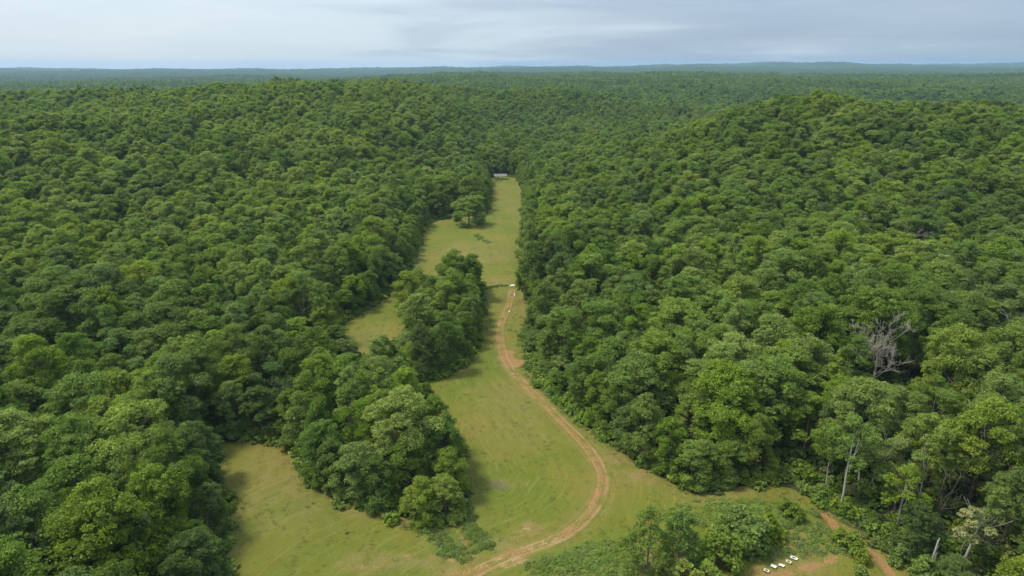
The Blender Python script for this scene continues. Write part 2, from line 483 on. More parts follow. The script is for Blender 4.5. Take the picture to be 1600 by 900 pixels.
def build_ground():
    # one sheet from behind the camera out to the horizon
    ang = np.radians(np.concatenate([np.arange(-180, -60, 4.0), np.arange(-60, 60, 0.35), np.arange(60, 180.1, 4.0)]))
    rad = np.concatenate([[0.0], np.geomspace(20, 13500, 330)])
    R, T = np.meshgrid(rad, ang, indexing='ij')
    X, Y = R * np.sin(T), R * np.cos(T)
    P = np.stack([X.ravel(), Y.ravel()], 1)
    Z = height(P[:, 0], P[:, 1])
    near = (np.hypot(P[:, 0], P[:, 1]) < 650)
    drop = np.zeros(len(P))
    d, _, _ = seg_dist(P[near], MEADOW[::2])
    ins = inside(P[near], MEADOW)
    sd = np.where(ins, d, -d)
    drop[near] = 0.45 * sm((sd + 2.5) / 2.5) + 0.8 * sm((sd - 1) / 3)
    me = mesh("ground", np.column_stack([P, Z - drop - 0.05]), grid_faces(len(rad), len(ang))[:, ::-1], M_FLOOR, True)
    link("ground", me, kind='structure')


build_ground()


def build_meadow():
    step = 0.8
    xs = np.arange(MEADOW[:, 0].min() - 3, MEADOW[:, 0].max() + 3, step)
    ys = np.arange(MEADOW[:, 1].min() - 3, MEADOW[:, 1].max() + 3, step)
    X, Y = np.meshgrid(xs, ys)
    P = np.stack([X.ravel(), Y.ravel()], 1)
    ins = inside(P, MEADOW)
    d = np.full(len(P), 99.0)
    F = grid_faces(len(ys), len(xs))
    near, _, _ = seg_dist(P, MEADOW[::2])
    keepv = ins | (near < 2.2)
    F = F[keepv[F].all(1)]
    used = np.unique(F)
    re = np.full(len(P), -1); re[used] = np.arange(len(used))
    P = P[used]; F = re[F]
    Z = height(P[:, 0], P[:, 1])
    sd = np.where(ins[used], near[used], -near[used])
    lump = 0.10 * wavy(P[:, 0], P[:, 1], 9, 0, 6) + 0.07 * wavy(P[:, 0], P[:, 1], 3.7, 6, 6) + RNG.normal(0, 0.02, len(P))
    dt, _, _ = seg_dist(P, TRACK[::3], False)
    lump *= sm((dt - 1.5) / 3)
    low = 0.14 * (1 - sm((dt - 1.2) / 1.2))
    # the worn ditch beside the copse and the clay gully on the right
    gul = streaks(P, [([(704, 812), (720, 838), (745, 866)], 2.0, 0.7), ([(1290, 806), (1312, 828), (1350, 845), (1368, 872), (1395, 900)], 2.2, 0.8)])
    at = meadow_attrs(P)
    me = mesh("meadow", np.column_stack([P, Z + lump * 0.8 - low - gul * 0.6 - 0.55 * sm((-sd) / 2.2)]), F, M_MEADOW, True, at)
    link("meadow", me, kind='structure')


build_meadow()


def build_track():
    c = TRACK
    t = np.gradient(c, axis=0); t /= np.hypot(t[:, 0], t[:, 1])[:, None]
    nrm = np.stack([t[:, 1], -t[:, 0]], 1)
    s = np.arange(len(c)) * 0.7
    off = np.linspace(-2.3, 2.3, 31)
    wob = 0.14 * np.sin(s / 5.1) + 0.09 * np.sin(s / 2.3 + 1)
    P = c[:, None, :] + nrm[:, None, :] * (off[None, :, None] + wob[:, None, None] * (1 - np.abs(off[None, :, None]) / 2.3))
    P = P.reshape(-1, 2)
    O = np.tile(off, len(c)); Sx = np.repeat(s, len(off))
    rut = np.exp(-((np.abs(O) - 0.93) / 0.31) ** 2)
    hump = np.exp(-(O / 0.45) ** 2)
    wear = 0.76 + 0.12 * wavy(P[:, 0], P[:, 1], 14, 0, 6) + 0.12 * np.sin(Sx / 9.0) + 0.12 * np.sin(Sx / 3.1 + O) + 0.10 * np.sin(Sx / 1.7 + 2 * O)
    # the far stretch up to the slab narrows to two thin wheel lines, the near stretch is worn wide
    total = s[-1]
    farness = sm((Sx - total * 0.70) / (total * 0.12))
    dirt = rut * wear * (1 - 0.16 * farness) + (0.40 - 0.18 * np.sin(Sx / 14)) * hump * (1 - 0.6 * farness)
    dirt = np.maximum(dirt, 0.43 * np.exp(-(O / 1.5) ** 4))
    edge = sm((2.3 - np.abs(O)) / 0.9)
    base = meadow_attrs(P)
    dirt = np.maximum(dirt * edge, base['dirt'])
    base['dirt'] = dirt
    base['dry'] = np.maximum(base['dry'], 0.55 * edge)
    base['lush'] = base['lush'] * (1 - edge)
    nearness = 1 - sm((Sx - 90) / 60)
    base['pale'] = np.maximum(base['pale'] * edge, np.maximum(0.45 * nearness * (O > 1.0), 0.2 * farness))
    base['pale'] *= edge
    Z = height(P[:, 0], P[:, 1]) - 0.10 * rut + 0.04 * hump + 0.03 + RNG.normal(0, 0.012, len(P)) - 0.28 * (1 - sm((2.3 - np.abs(O)) / 0.5))
    me = mesh("dirt_track", np.column_stack([P, Z]), grid_faces(len(c), len(off)), M_MEADOW, True, base)
    link("dirt_track", me, kind='structure')


build_track()


# ------------------------------------------------------------------ tree parts
def tube(path, radii, sides=6):
    """vertices and quads of a tapered tube along a path"""
    path = np.asarray(path, float); n = len(path)
    t = np.gradient(path, axis=0); t /= np.linalg.norm(t, axis=1)[:, None] + 1e-9
    ref = np.array([1.0, 0.1, 0.0]) if abs(t[0][2]) > 0.7 else np.array([0, 0, 1.0])
    u = np.cross(t, ref); u /= np.linalg.norm(u, axis=1)[:, None] + 1e-9
    v = np.cross(t, u)
    a = np.linspace(0, 2 * math.pi, sides, endpoint=False)
    V = path[:, None, :] + np.asarray(radii)[:, None, None] * (np.cos(a)[None, :, None] * u[:, None, :] + np.sin(a)[None, :, None] * v[:, None, :])
    V = V.reshape(-1, 3)
    F = []
    for i in range(n - 1):
        for j in range(sides):
            k = (j + 1) % sides
            F.append((i * sides + j, i * sides + k, (i + 1) * sides + k, (i + 1) * sides + j))
    return V, np.array(F)


def join(parts):
    V, F, o = [], [], 0
    for v, f in parts:
        V.append(v); F.append(f + o); o += len(v)
    return np.vstack(V), np.vstack(F)


def limb(rng, a, b, r0, r1, n=6, sag=0.12, sides=5):
    a = np.asarray(a, float); b = np.asarray(b, float)
    t = np.linspace(0, 1, n)[:, None]
    L = np.linalg.norm(b - a)
    p = a + (b - a) * t
    p[:, 2] += -np.sin(t[:, 0] * math.pi) * L * sag
    p[1:-1] += rng.normal(0, L * 0.025, (n - 2, 3))
    return tube(p, np.linspace(r0, r1, n), sides)


def leaves(rng, C, Nrm, size, flat=0.18):
    """leaf sprays: folded diamonds at C facing roughly Nrm"""
    n = len(C)
    nn = Nrm * (1 - flat) + rng.normal(0, 0.55, (n, 3)) + np.array([0, 0, flat + 0.12])
    nn /= np.linalg.norm(nn, axis=1)[:, None]
    r = rng.normal(size=(n, 3))
    a = np.cross(nn, r); a /= np.linalg.norm(a, axis=1)[:, None]
    b = np.cross(nn, a)
    s = size * rng.uniform(0.6, 1.3, n)[:, None]
    w = s * rng.uniform(0.45, 0.75, n)[:, None]
    dr = -0.22 * s * nn
    V = np.stack([C - a * s, C - b * w + dr, C + a * s + dr * rng.uniform(0, 1.5, n)[:, None], C + b * w + dr], 1).reshape(-1, 3)
    F = np.arange(n * 4).reshape(-1, 4)
    return V, F


def sphere_dirs(rng, n):
    v = rng.normal(size=(n, 3))
    return v / np.linalg.norm(v, axis=1)[:, None]


def crown_and_trunk(seed, H, R, base, shape='round', lobes=20, puffs=20, per=34, leaf=0.165, density=1.0, lean=(0, 0)):
    """a broadleaf tree: limbs run to lobes, each lobe carries puffs, each puff is a shell of leaf sprays"""
    rng = np.random.default_rng(seed)
    z0 = H * base
    Lc, Lr = [], []
    k = 0
    tall = rng.uniform(0.30, 0.46)               # height of the widest part
    squash = rng.uniform(0.82, 1.0)              # crowns are seldom circular
    golden = math.pi * (3 - math.sqrt(5))
    for i in range(lobes):
        f = (i + 0.5) / lobes
        zz = f                                   # 0 bottom .. 1 top of the crown
        if shape == 'round':
            prof = math.sqrt(max(0.03, 1 - abs((zz - tall) / (1.02 - tall if zz > tall else tall + 0.35)) ** 2.1))
        elif shape == 'cone':
            prof = 0.28 + 0.85 * (1 - zz) ** 0.8 * (0.5 + 0.5 * min(1, zz * 5))
        elif shape == 'low':
            prof = math.sqrt(max(0.05, 1 - zz ** 2.2)) * (0.9 + 0.1 * min(1, zz * 4))
        else:                                    # vase
            prof = 0.45 + 0.6 * math.sin(min(1, zz * 1.15) * math.pi * 0.62)
            prof *= 1.0 if zz < 0.8 else 0.78
        th = i * golden + rng.uniform(-0.5, 0.5)
        rr = R * prof * rng.uniform(0.42, 0.86)
        if i >= lobes - 2:
            rr *= 0.3
        lr = R * rng.uniform(0.22, 0.42) * (0.75 if shape == 'cone' and zz > 0.5 else 1.0)
        Lc.append((rr * math.cos(th) / squash + lean[0] * zz, rr * math.sin(th) * squash + lean[1] * zz, z0 + (H - z0) * (0.06 + 0.90 * zz) - lr * 0.5 + rng.normal(0, 0.35)))
        Lr.append(lr)
    Lc, Lr = np.array(Lc), np.array(Lr)
    C, Nn, tint = [], [], []
    for c, r in zip(Lc, Lr):
        npf = max(4, int(puffs * (r / (0.34 * R)) ** 1.6 * density))
        d = sphere_dirs(rng, npf * 3)
        out = np.array([c[0], c[1], (c[2] - z0 - 0.3 * (H - z0)) * 0.8])
        out /= np.linalg.norm(out) + 1e-6
        score = d @ out + 0.4 * d[:, 2] + rng.normal(0, 0.35, len(d))
        d = d[np.argsort(-score)[:npf]]
        for q in d:
            pc = c + q * r * rng.uniform(0.65, 1.08) * np.array([1, 1, 1.0])
            pr = (0.34 + 0.75 * rng.random() ** 1.5) * R / 5.5
            m = int(per * rng.uniform(0.6, 1.4))
            e = sphere_dirs(rng, m)
            e[:, 2] = np.abs(e[:, 2]) - 0.28
            C.append(pc + e * pr * np.array([1.15, 1.15, 0.85]) * rng.uniform(0.7, 1.05, m)[:, None])
            Nn.append(e); tint.append(np.full(m, rng.uniform(0.15, 0.85)) + rng.uniform(-0.15, 0.15, m))
        m = int(per * 2.2)                       # sparse leaves inside the lobe
        e = sphere_dirs(rng, m)
        C.append(c + e * r * rng.uniform(0.2, 0.8, m)[:, None]); Nn.append(e); tint.append(np.full(m, 0.3))
    C, Nn, tint = np.vstack(C), np.vstack(Nn), np.concatenate(tint)
    C[:, 2] = np.maximum(C[:, 2], 0.15)
    V, F = leaves(rng, C, Nn, leaf)
    crown = (V, F, np.repeat(np.clip(tint, 0, 1), 4))
    # wood
    tr = 0.017 * H
    top = np.array([lean[0] * 0.7, lean[1] * 0.7, H * 0.80])
    n = 9
    t = np.linspace(0, 1, n)[:, None]
    path = t * top
    path[1:-1, :2] += rng.normal(0, 0.012 * H, (n - 2, 2)) * t[1:-1]
    rad = tr * (1 - 0.85 * t[:, 0]) ; rad[0] *= 1.5
    parts = [tube(path, rad, 8)]
    for c, r in zip(Lc, Lr):
        h = np.clip((c[2] - 0.55 * math.hypot(c[0], c[1]) - 1.0) / top[2], 0.12, 0.92)
        a = np.array([np.interp(h, t[:, 0], path[:, k]) for k in range(3)])
        ra = np.interp(h, t[:, 0], rad)
        parts.append(limb(rng, a, c, ra * 0.55, 0.04, 6, 0.06))
        for _ in range(3):
            e = sphere_dirs(rng, 1)[0]; e[2] = abs(e[2])
            parts.append(limb(rng, a + (c - a) * 0.7, c + e * r * 0.9, ra * 0.22, 0.02, 4, 0.0, 4))
    wood = join(parts)
    return crown, wood


def dead_wood(seed, H, spread=0.42, levels=4, r0=0.24, fork=0.30, kids=(3, 5), lean=(0.0, 0.0)):
    rng = np.random.default_rng(seed)
    parts = []

    def grow(a, d, L, r, lev):
        n = 6
        p = [np.array(a, float)]
        dd = np.array(d, float)
        for i in range(n - 1):
            dd = dd + rng.normal(0, 0.10, 3) + np.array([0, 0, 0.035])
            dd /= np.linalg.norm(dd)
            p.append(p[-1] + dd * L / (n - 1))
        p = np.array(p)
        r1 = r * (0.42 if lev else 0.5)
        parts.append(tube(p, np.linspace(r, max(0.04, r1), n), 6 if lev == 0 else 4))
        if lev >= levels:
            return
        m = rng.integers(kids[0], kids[1] + 1) + (2 if lev == 0 else 0)
        for j in range(m):
            f = rng.uniform(fork, 1.0) if j else 1.0
            k = min(n - 2, int(f * (n - 1)))
            q = p[k] + (p[k + 1] - p[k]) * (f * (n - 1) - k)
            rr = max(0.02, (r + (r1 - r) * f) * rng.uniform(0.5, 0.8))
            e = rng.normal(size=3); e -= e @ dd * dd; e /= np.linalg.norm(e)
            nd = dd * (1 - spread) + e * spread * rng.uniform(0.7, 1.5) + np.array([0, 0, 0.10])
            grow(q, nd / np.linalg.norm(nd), L * rng.uniform(0.45, 0.72), rr, lev + 1)
    grow((0, 0, 0), np.array([lean[0], lean[1], 1.0]) / np.linalg.norm([lean[0], lean[1], 1.0]), H * 0.5, r0, 0)
    return join(parts)


def cmesh(name, crown, mat):
    V, F, t = crown
    return mesh(name, V, F, mat, False, {'tint': t})


def wmesh(name, wood, mat):
    return mesh(name, wood[0], wood[1], mat, True)


# nine round-crowned forest trees, five that keep leaves to the ground, three narrow ones, two open vase ones
PROTO = []          # dict(kind, crown mesh, trunk mesh, H, R, both)


def add_proto(kind, seed, H, R, base, shape, **kw):
    cr, wd = crown_and_trunk(seed, H, R, base, shape, **kw)
    PROTO.append(dict(kind=kind, H=H, R=R, crown=cmesh('crown', cr, LEAF), trunk=wmesh('trunk', wd, BARK), raw=(cr, wd)))


for i in range(9):
    add_proto('round', 100 + i, 20 - (i % 3), 5.6, (0.30, 0.18, 0.24)[i % 3], 'round', lobes=(13, 20, 28)[i % 3], puffs=(32, 26, 22)[i % 3], per=(66, 60, 50)[i % 3])
for i in range(4):
    add_proto('low', 200 + i, 16, 5.4, 0.05, 'low', lobes=24, puffs=22, per=54)
for i in range(3):
    add_proto('cone', 300 + i, 22, 4.3, 0.22, 'cone', lobes=24, puffs=18, per=44)
for i in range(2):
    add_proto('vase', 400 + i, 21, 6.2, 0.36, 'vase', lobes=12, puffs=32, per=50)
KIDX = {k: [i for i, p in enumerate(PROTO) if p['kind'] == k] for k in ('round', 'low', 'cone', 'vase')}

# simplified crowns for woods more than a kilometre off
FAR = []
for i in range(5):
    cr, _ = crown_and_trunk(500 + i, 19, 6.0, 0.2, 'round', lobes=14, puffs=7, per=6, leaf=1.0)
    FAR.append(cr)


# ------------------------------------------------------------------ geometry-node scattering for the uncountable
def scatter(name, pts, idx, rot, scl, tone, protos, label=None, cat=None, kind='stuff'):
    """protos: list of meshes. pts Nx3, idx N, rot N (about z), scl Nx3"""
    coll = bpy.data.collections.new(name + "_kinds")
    for k, me in enumerate(protos):
        o = bpy.data.objects.new("%s_kind.%03d" % (name, k + 1), me)
        coll.objects.link(o)
    me = bpy.data.meshes.new(name)
    me.vertices.add(len(pts)); me.vertices.foreach_set('co', np.asarray(pts, np.float32).ravel())
    a = me.attributes.new('pick', 'INT', 'POINT'); a.data.foreach_set('value', np.asarray(idx, np.int32))
    a = me.attributes.new('tone', 'FLOAT', 'POINT'); a.data.foreach_set('value', np.asarray(tone, np.float32))
    a = me.attributes.new('turn', 'FLOAT_VECTOR', 'POINT')
    r = np.zeros((len(pts), 3), np.float32); r[:, 2] = rot
    r[:, 0] = 0.05 * np.sin(pts[:, 0] * 12.9); r[:, 1] = 0.05 * np.sin(pts[:, 1] * 17.3)
    a.data.foreach_set('vector', r.ravel())
    a = me.attributes.new('size', 'FLOAT_VECTOR', 'POINT'); a.data.foreach_set('vector', np.asarray(scl, np.float32).ravel())
    ng = bpy.data.node_groups.new(name + "_scatter", 'GeometryNodeTree')
    ng.interface.new_socket('Geometry', in_out='INPUT', socket_type='NodeSocketGeometry')
    ng.interface.new_socket('Geometry', in_out='OUTPUT', socket_type='NodeSocketGeometry')
    gi = ng.nodes.new('NodeGroupInput'); go = ng.nodes.new('NodeGroupOutput')
    ci = ng.nodes.new('GeometryNodeCollectionInfo')
    ci.inputs['Collection'].default_value = coll
    ci.inputs['Separate Children'].default_value = True
    ci.inputs['Reset Children'].default_value = True
    ip = ng.nodes.new('GeometryNodeInstanceOnPoints')
    ip.inputs['Pick Instance'].default_value = True

    def attr(nm, typ):
        n = ng.nodes.new('GeometryNodeInputNamedAttribute')
        n.data_type = typ; n.inputs['Name'].default_value = nm
        return n.outputs['Attribute']
    ng.links.new(gi.outputs[0], ip.inputs['Points'])
    ng.links.new(ci.outputs[0], ip.inputs['Instance'])
    ng.links.new(attr('pick', 'INT'), ip.inputs['Instance Index'])
    ng.links.new(attr('turn', 'FLOAT_VECTOR'), ip.inputs['Rotation'])
    ng.links.new(attr('size', 'FLOAT_VECTOR'), ip.inputs['Scale'])
    ng.links.new(ip.outputs[0], go.inputs[0])
    o = link(name, me, kind=kind)
    if label: o['label'] = label
    if cat: o['category'] = cat
    mod = o.modifiers.new('scatter', 'NODES')
    mod.node_group = ng
    return o


# ------------------------------------------------------------------ where the trees stand
def jittered(x0, x1, y0, y1, s, rng, jit=0.36):
    xs = np.arange(x0, x1, s); ys = np.arange(y0, y1, s * 0.87)
    X, Y = np.meshgrid(xs, ys)
    X = X + (np.arange(len(ys)) % 2)[:, None] * s * 0.5
    P = np.stack([X.ravel(), Y.ravel()], 1)
    return P + rng.uniform(-jit, jit, P.shape) * s


def wedge(P, deg=43, pad=30):
    return (np.abs(P[:, 0]) < np.maximum(P[:, 1], 0) * math.tan(math.radians(deg)) + pad)


OPEN_PX = [  # copse-free hollows of the plan that stay open without being mown grass
]
# individually placed trees: kind, px, py of the base in the photo, height, crown radius, tone, label
SPECIAL = [
    ('round', 732, 352, 19, 9.4, 0.55, 'broad solitary tree standing in the far strip of mown grass, casting a shadow', 1),
    ('low', 690, 338, 19, 6.5, 0.25, 'dark rounded tree at the wood corner left behind the solitary field tree', 3),
    ('low', 838, 474, 24, 6.6, 0.14, 'dark tall tree standing beside the head of the dirt track', 0),
    ('low', 868, 472, 26, 7.4, 0.10, 'darkest tall tree just right of the head of the dirt track', 1),
    ('cone', 385, 590, 23, 5.6, 0.45, 'pointed pale-topped tree rising above the dark trees on the left behind the small field', 0),
    ('cone', 325, 560, 22, 4.6, 0.30, 'narrow pointed tree left of the pale-topped pointed tree', 1),
    ('cone', 552, 702, 22, 4.4, 0.64, 'bright green pointed tree rising from the middle of the front copse', 2),
    ('cone', 595, 690, 19, 4.2, 0.55, 'second pointed bright tree in front copse, beside the open field', 0),
    ('low', 640, 772, 13.5, 5.0, 0.42, 'broad bluish-green tree in the front copse facing the curve of the track', 1),
    ('low', 696, 805, 9, 3.8, 0.62, 'bright green leafy tree at the very tip of the front copse', 2),
    ('low', 655, 812, 9.5, 3.8, 0.66, 'bright low tree at the near edge of the front copse above the weeds', 3),
    ('low', 555, 780, 13, 4.8, 0.60, 'rounded tree at the near left corner of the front copse', 0),
    ('low', 590, 790, 11, 4.2, 0.22, 'dark leafy tree between two brighter trees at the foot of the front copse', 1),
    ('low', 512, 745, 14, 5.2, 0.28, 'dark low tree at the copse corner where the small field turns', 2),
    ('low', 478, 705, 15, 5.4, 0.45, 'leafy tree at the upper left corner of the front copse', 3),
    ('cone', 655, 722, 15, 4.2, 0.35, 'tall dark tree on the field side of the front copse', 0),
    ('cone', 628, 655, 17, 4.2, 0.30, 'dark tree at the back of the front copse by the field bend', 1),
    ('cone', 590, 640, 20, 4.8, 0.48, 'mid-green tree in the back row of the front copse', 2),
    ('low', 510, 650, 18, 5.8, 0.42, 'tall round tree standing above the top right corner of the small field', 3),
    ('low', 700, 560, 15, 6.5, 0.25, 'dark spreading tree at the foot of the middle copse', 3),
    ('low', 735, 520, 14, 5.0, 0.20, 'dark tree on the track side of the middle copse', 0),
    ('low', 735, 470, 18, 6.2, 0.25, 'tall dark tree at the far right corner of the middle copse', 1),
    ('round', 705, 470, 20, 6.6, 0.45, 'tall round-topped tree at the far end of the middle copse', 1),
    ('low', 655, 540, 18, 7.0, 0.62, 'large billowing light green tree in the heart of the middle copse', 2),
    ('low', 640, 490, 16, 5.6, 0.55, 'bright tree on the far left corner of the middle copse', 0),
    ('low', 828, 412, 20, 6.2, 0.40, 'leafy tree bulging over the far field above the dark tall trees', 0),
    ('low', 826, 372, 17, 5.6, 0.55, 'lighter bushy tree on the right edge of the far strip opposite the weed patch', 1),
    ('low', 876, 590, 7, 4.2, 0.78, 'low bright bush-like tree on the right bank beside the orange dirt patch', 2),
    ('low', 888, 545, 11, 4.8, 0.66, 'bright leafy tree on the bank behind the orange dirt patch', 3),
    ('low', 655, 470, 13, 5.4, 0.6, 'light round tree at the far left end of the middle copse beside the grass strip', 4),
    ('vase', 225, 800, 25, 7.8, 0.88, 'large open-crowned yellow-green tree with forked limbs showing, left of small field', 0),
]


def tree_sites():
    """every wood's trees: base point, kind, height, crown radius, tone, label or None"""
    rng = np.random.default_rng(11)
    sites = []
    for (kind, px, py, H, R, tone, lab, v) in SPECIAL:
        x, y = unproject(px, py)
        sites.append([x, y, kind, H, R, tone, lab, v])
    sp = np.array([(s[0], s[1]) for s in sites])
    spr = np.array([s[4] for s in sites])
    # a row along every wood edge, leafy to the ground
    edge = MEADOW
    t = np.roll(edge, -1, 0) - edge
    seg = np.hypot(t[:, 0], t[:, 1])
    acc = 0
    E = []
    for i in range(len(edge) - 1):
        acc += seg[i]
        if acc > 5.4:
            acc = rng.uniform(-1.2, 1.0)
            n = np.array([t[i][1], -t[i][0]]) / (seg[i] + 1e-9)
            q = edge[i] + n * 1.0
            if inside(q[None], MEADOW)[0]:
                n = -n
            E.append(edge[i] + n * rng.uniform(3.2, 4.8))
    E = np.array(E)
    d, _, _ = seg_dist(E, MEADOW)
    E = E[(~inside(E, MEADOW)) & (d > 2.6)]
    E = E[(E[:, 1] > 60)]
    P = jittered(-900, 900, 50, 1150, 8.3, rng, 0.46)
    P = P[wedge(P)]
    near = P[:, 1] < 640
    d = np.full(len(P), 99.0); ins = np.zeros(len(P), bool)
    d[near] = seg_dist(P[near], MEADOW[::2])[0]; ins[near] = inside(P[near], MEADOW)
    P = P[(~ins) & (d > 8.2)]
    for (Q, isedge) in ((E, True), (P, False)):
        for q in Q:
            dd = np.hypot(*(sp - q).T)
            if (dd < np.minimum(spr, 6.5) * (0.85)).any():
                continue
            if any(math.hypot(q[0] - a, q[1] - b) < r for a, b, r in KEEP_OFF):
                continue
            if -46 < q[0] < 66 and q[1] < 98:        # the fields run on towards the camera
                continue
            reg = float(np.clip(wavy(q[0], q[1], 130, 12, 6) * 0.13, -0.3, 0.3))
            tone = 0.44 + reg + rng.normal(0, 0.14)
            if q[0] < -40 and q[1] < 210:
                tone -= 0.14
            if q[0] < -70 and q[1] > 260:  # sunlit look of the farther left hillside, put into a yellower leaf tone
                tone += 0.12
            if isedge:
                kind = 'low' if rng.random() < 0.85 else 'round'
                H = rng.uniform(10, 16); R = rng.uniform(3.5, 5.0)
                tone -= 0.06
            else:
                u = rng.random()
                kind = 'round' if u < 0.60 else 'vase' if u < 0.73 else 'cone' if u < 0.87 else 'low'
                g = rng.random()
                H = (14.5 + 9.5 * g + rng.normal(0, 0.8)) * (1.06 if kind == 'cone' else 1); R = (4.7 + 3.1 * g ** 1.4) * rng.uniform(0.85, 1.12) * (0.75 if kind == 'cone' else 1)
            for (a, b, r, hmax) in LOWER:
                if math.hypot(q[0] - a, q[1] - b) < r:
                    H = min(H, hmax * rng.uniform(0.8, 1.1)); R = min(R, 4.6); kind = 'low'
            sites.append([q[0], q[1], kind, H, R, float(np.clip(tone, 0.02, 0.98)), None, None])
    return sites


# clearings: the dead trees need room around them
KEEP_OFF = []
# young growth stays low behind the grass strip of the middle copse, on the bank by the track and before the dead tree
LOWER = [(*unproject(px, py), r, h) for px, py, r, h in ((560, 590, 15, 8.5), (610, 575, 11, 9), (520, 570, 10, 9), (645, 530, 6, 11), (850, 545, 7, 5.5), (846, 585, 6, 5), (870, 610, 5, 6),
                                                         (1368, 645, 11, 8), (1335, 625, 7, 9), (1400, 625, 6, 9), (1468, 935, 8, 5), (1290, 800, 5, 4))]
DEAD_AT = {}
for nm, px, py, r in (('bare', 1362, 612, 8.5), ('lean', 1570, 600, 4), ('snagtree', 1470, 830, 4), ('dying', 1500, 895, 4.5),
                      ('white1', 1312, 800, 3.0), ('white2', 1286, 778, 4.5), ('snag', 1452, 892, 3.5), ('white3', 1398, 838, 3.0)):
    x, y = unproject(px, py)
    DEAD_AT[nm] = (x, y)
    KEEP_OFF.append((x, y, r))
# open weedy ground round the clay gully, in front of the trees on the right
for (px, py, r) in ((1330, 850, 6), (1380, 885, 6), (1420, 905, 5), (1360, 830, 5), (1300, 805, 4), (1400, 945, 8), (1360, 930, 6), (1440, 960, 7), (1400, 1010, 8), (1440, 1045, 9), (1345, 1010, 8), (1385, 1100, 9), (1330, 960, 6), (842, 560, 4.5), (836, 535, 3.5), (862, 602, 4.5), (884, 632, 3.5)):
    x, y = unproject(px, py)
    KEEP_OFF.append((x, y, r))

SITES = tree_sites()
XY = np.array([(s[0], s[1]) for s in SITES])
GZ = height(XY[:, 0], XY[:, 1])
HH = np.array([s[3] for s in SITES]); RR = np.array([s[4] for s in SITES])
TX, TY, TD = project(XY[:, 0], XY[:, 1], GZ + HH * 0.72)
bx, by, _ = project(XY[:, 0], XY[:, 1], GZ)
size_px = RR / TD * FPX
in_view = (TX > -size_px * 0.8) & (TX < 1600 + size_px * 0.8) & (TY < 900 + size_px * 0.7) & (TY > 0)
rank = np.where(in_view, size_px, 0)
order = np.argsort(-rank)
named = [i for i, s in enumerate(SITES) if s[6]]
solo = list(dict.fromkeys(named + [int(i) for i in order[:300]]))[:296]
solo_set = set(solo)

# ------------------------------------------------------------------ labels for the individual trees
LANDMARKS = [('the bare grey dead tree', 1372, 535), ('the solitary field tree', 732, 325), ('the head of the dirt track', 801, 450),
             ('the tip of the front copse', 690, 760), ('the small field corner', 340, 700), ('the tall white trunk', 1313, 765),
             ('the orange dirt patch on the track', 797, 560), ('the ash patch in the field', 780, 757), ('the sharpest bend of the track', 940, 760),
             ('the pointed pale-topped tree', 380, 495), ('the open-crowned yellow-green tree', 235, 690), ('the bottom left corner of the photo', 0, 900),
             ('the bottom right corner of the photo', 1600, 900), ('the left edge of the photo at mid height', 0, 450), ('the right edge of the photo at mid height', 1600, 450),
             ('the row of white boards', 1220, 885), ('the middle copse', 680, 500), ('the yellowing half-dead tree', 1510, 825)]
NUM = ['no', 'one', 'two', 'three', 'four', 'five', 'six', 'seven', 'eight', 'nine', 'ten', 'eleven', 'twelve']
taken = set()


def tree_label(i):
    s = SITES[i]
    tone = 'dark green' if s[5] < 0.24 else 'deep green' if s[5] < 0.38 else 'mid-green' if s[5] < 0.55 else 'light green' if s[5] < 0.72 else 'yellow-green'
    shape = {'round': 'round-crowned', 'low': 'bushy', 'cone': 'narrow', 'vase': 'open-crowned'}[s[2]]
    x, y = TX[i], TY[i]
    cand = sorted(LANDMARKS, key=lambda l: math.hypot(l[1] - x, l[2] - y))
    for (nm, lx, ly) in cand[:9]:
        u = max(30.0, size_px[i] * 1.6)
        a, b = int(round(abs(x - lx) / u)), int(round(abs(y - ly) / (u * 0.6)))
        h = '' if a == 0 else '%s %s' % (NUM[min(a, 12)], 'right' if x > lx else 'left')
        v = '' if b == 0 else '%s %s' % (NUM[min(b, 12)], 'down' if y > ly else 'up')
        if h and v:
            w = '%s and %s from' % (v, h)
        elif h or v:
            w = (h or v) + ' from'
        else:
            w = 'at'
        if w == 'at':
            lab = '%s %s tree right beside %s' % (tone, shape, nm)
        else:
            lab = '%s %s tree, crowns counted %s %s' % (tone, shape, w, nm)
        if lab not in taken and len(lab.replace(',', '').split()) <= 16:
            taken.add(lab)
            return lab
    lab = '%s %s tree about %s across and %s down the photo' % (tone, shape, pct(x / 1600), pct(y / 900))
    if lab in taken:
        lab = '%s %s %s tree about %s across and %s down the photo' % ('taller' if s[3] > 17 else 'shorter', tone, shape, pct(x / 1600), pct(y / 900))
    taken.add(lab)
    return lab


def pct(v):
    return '%d%%' % int(round(np.clip(v, 0, 1) * 100))


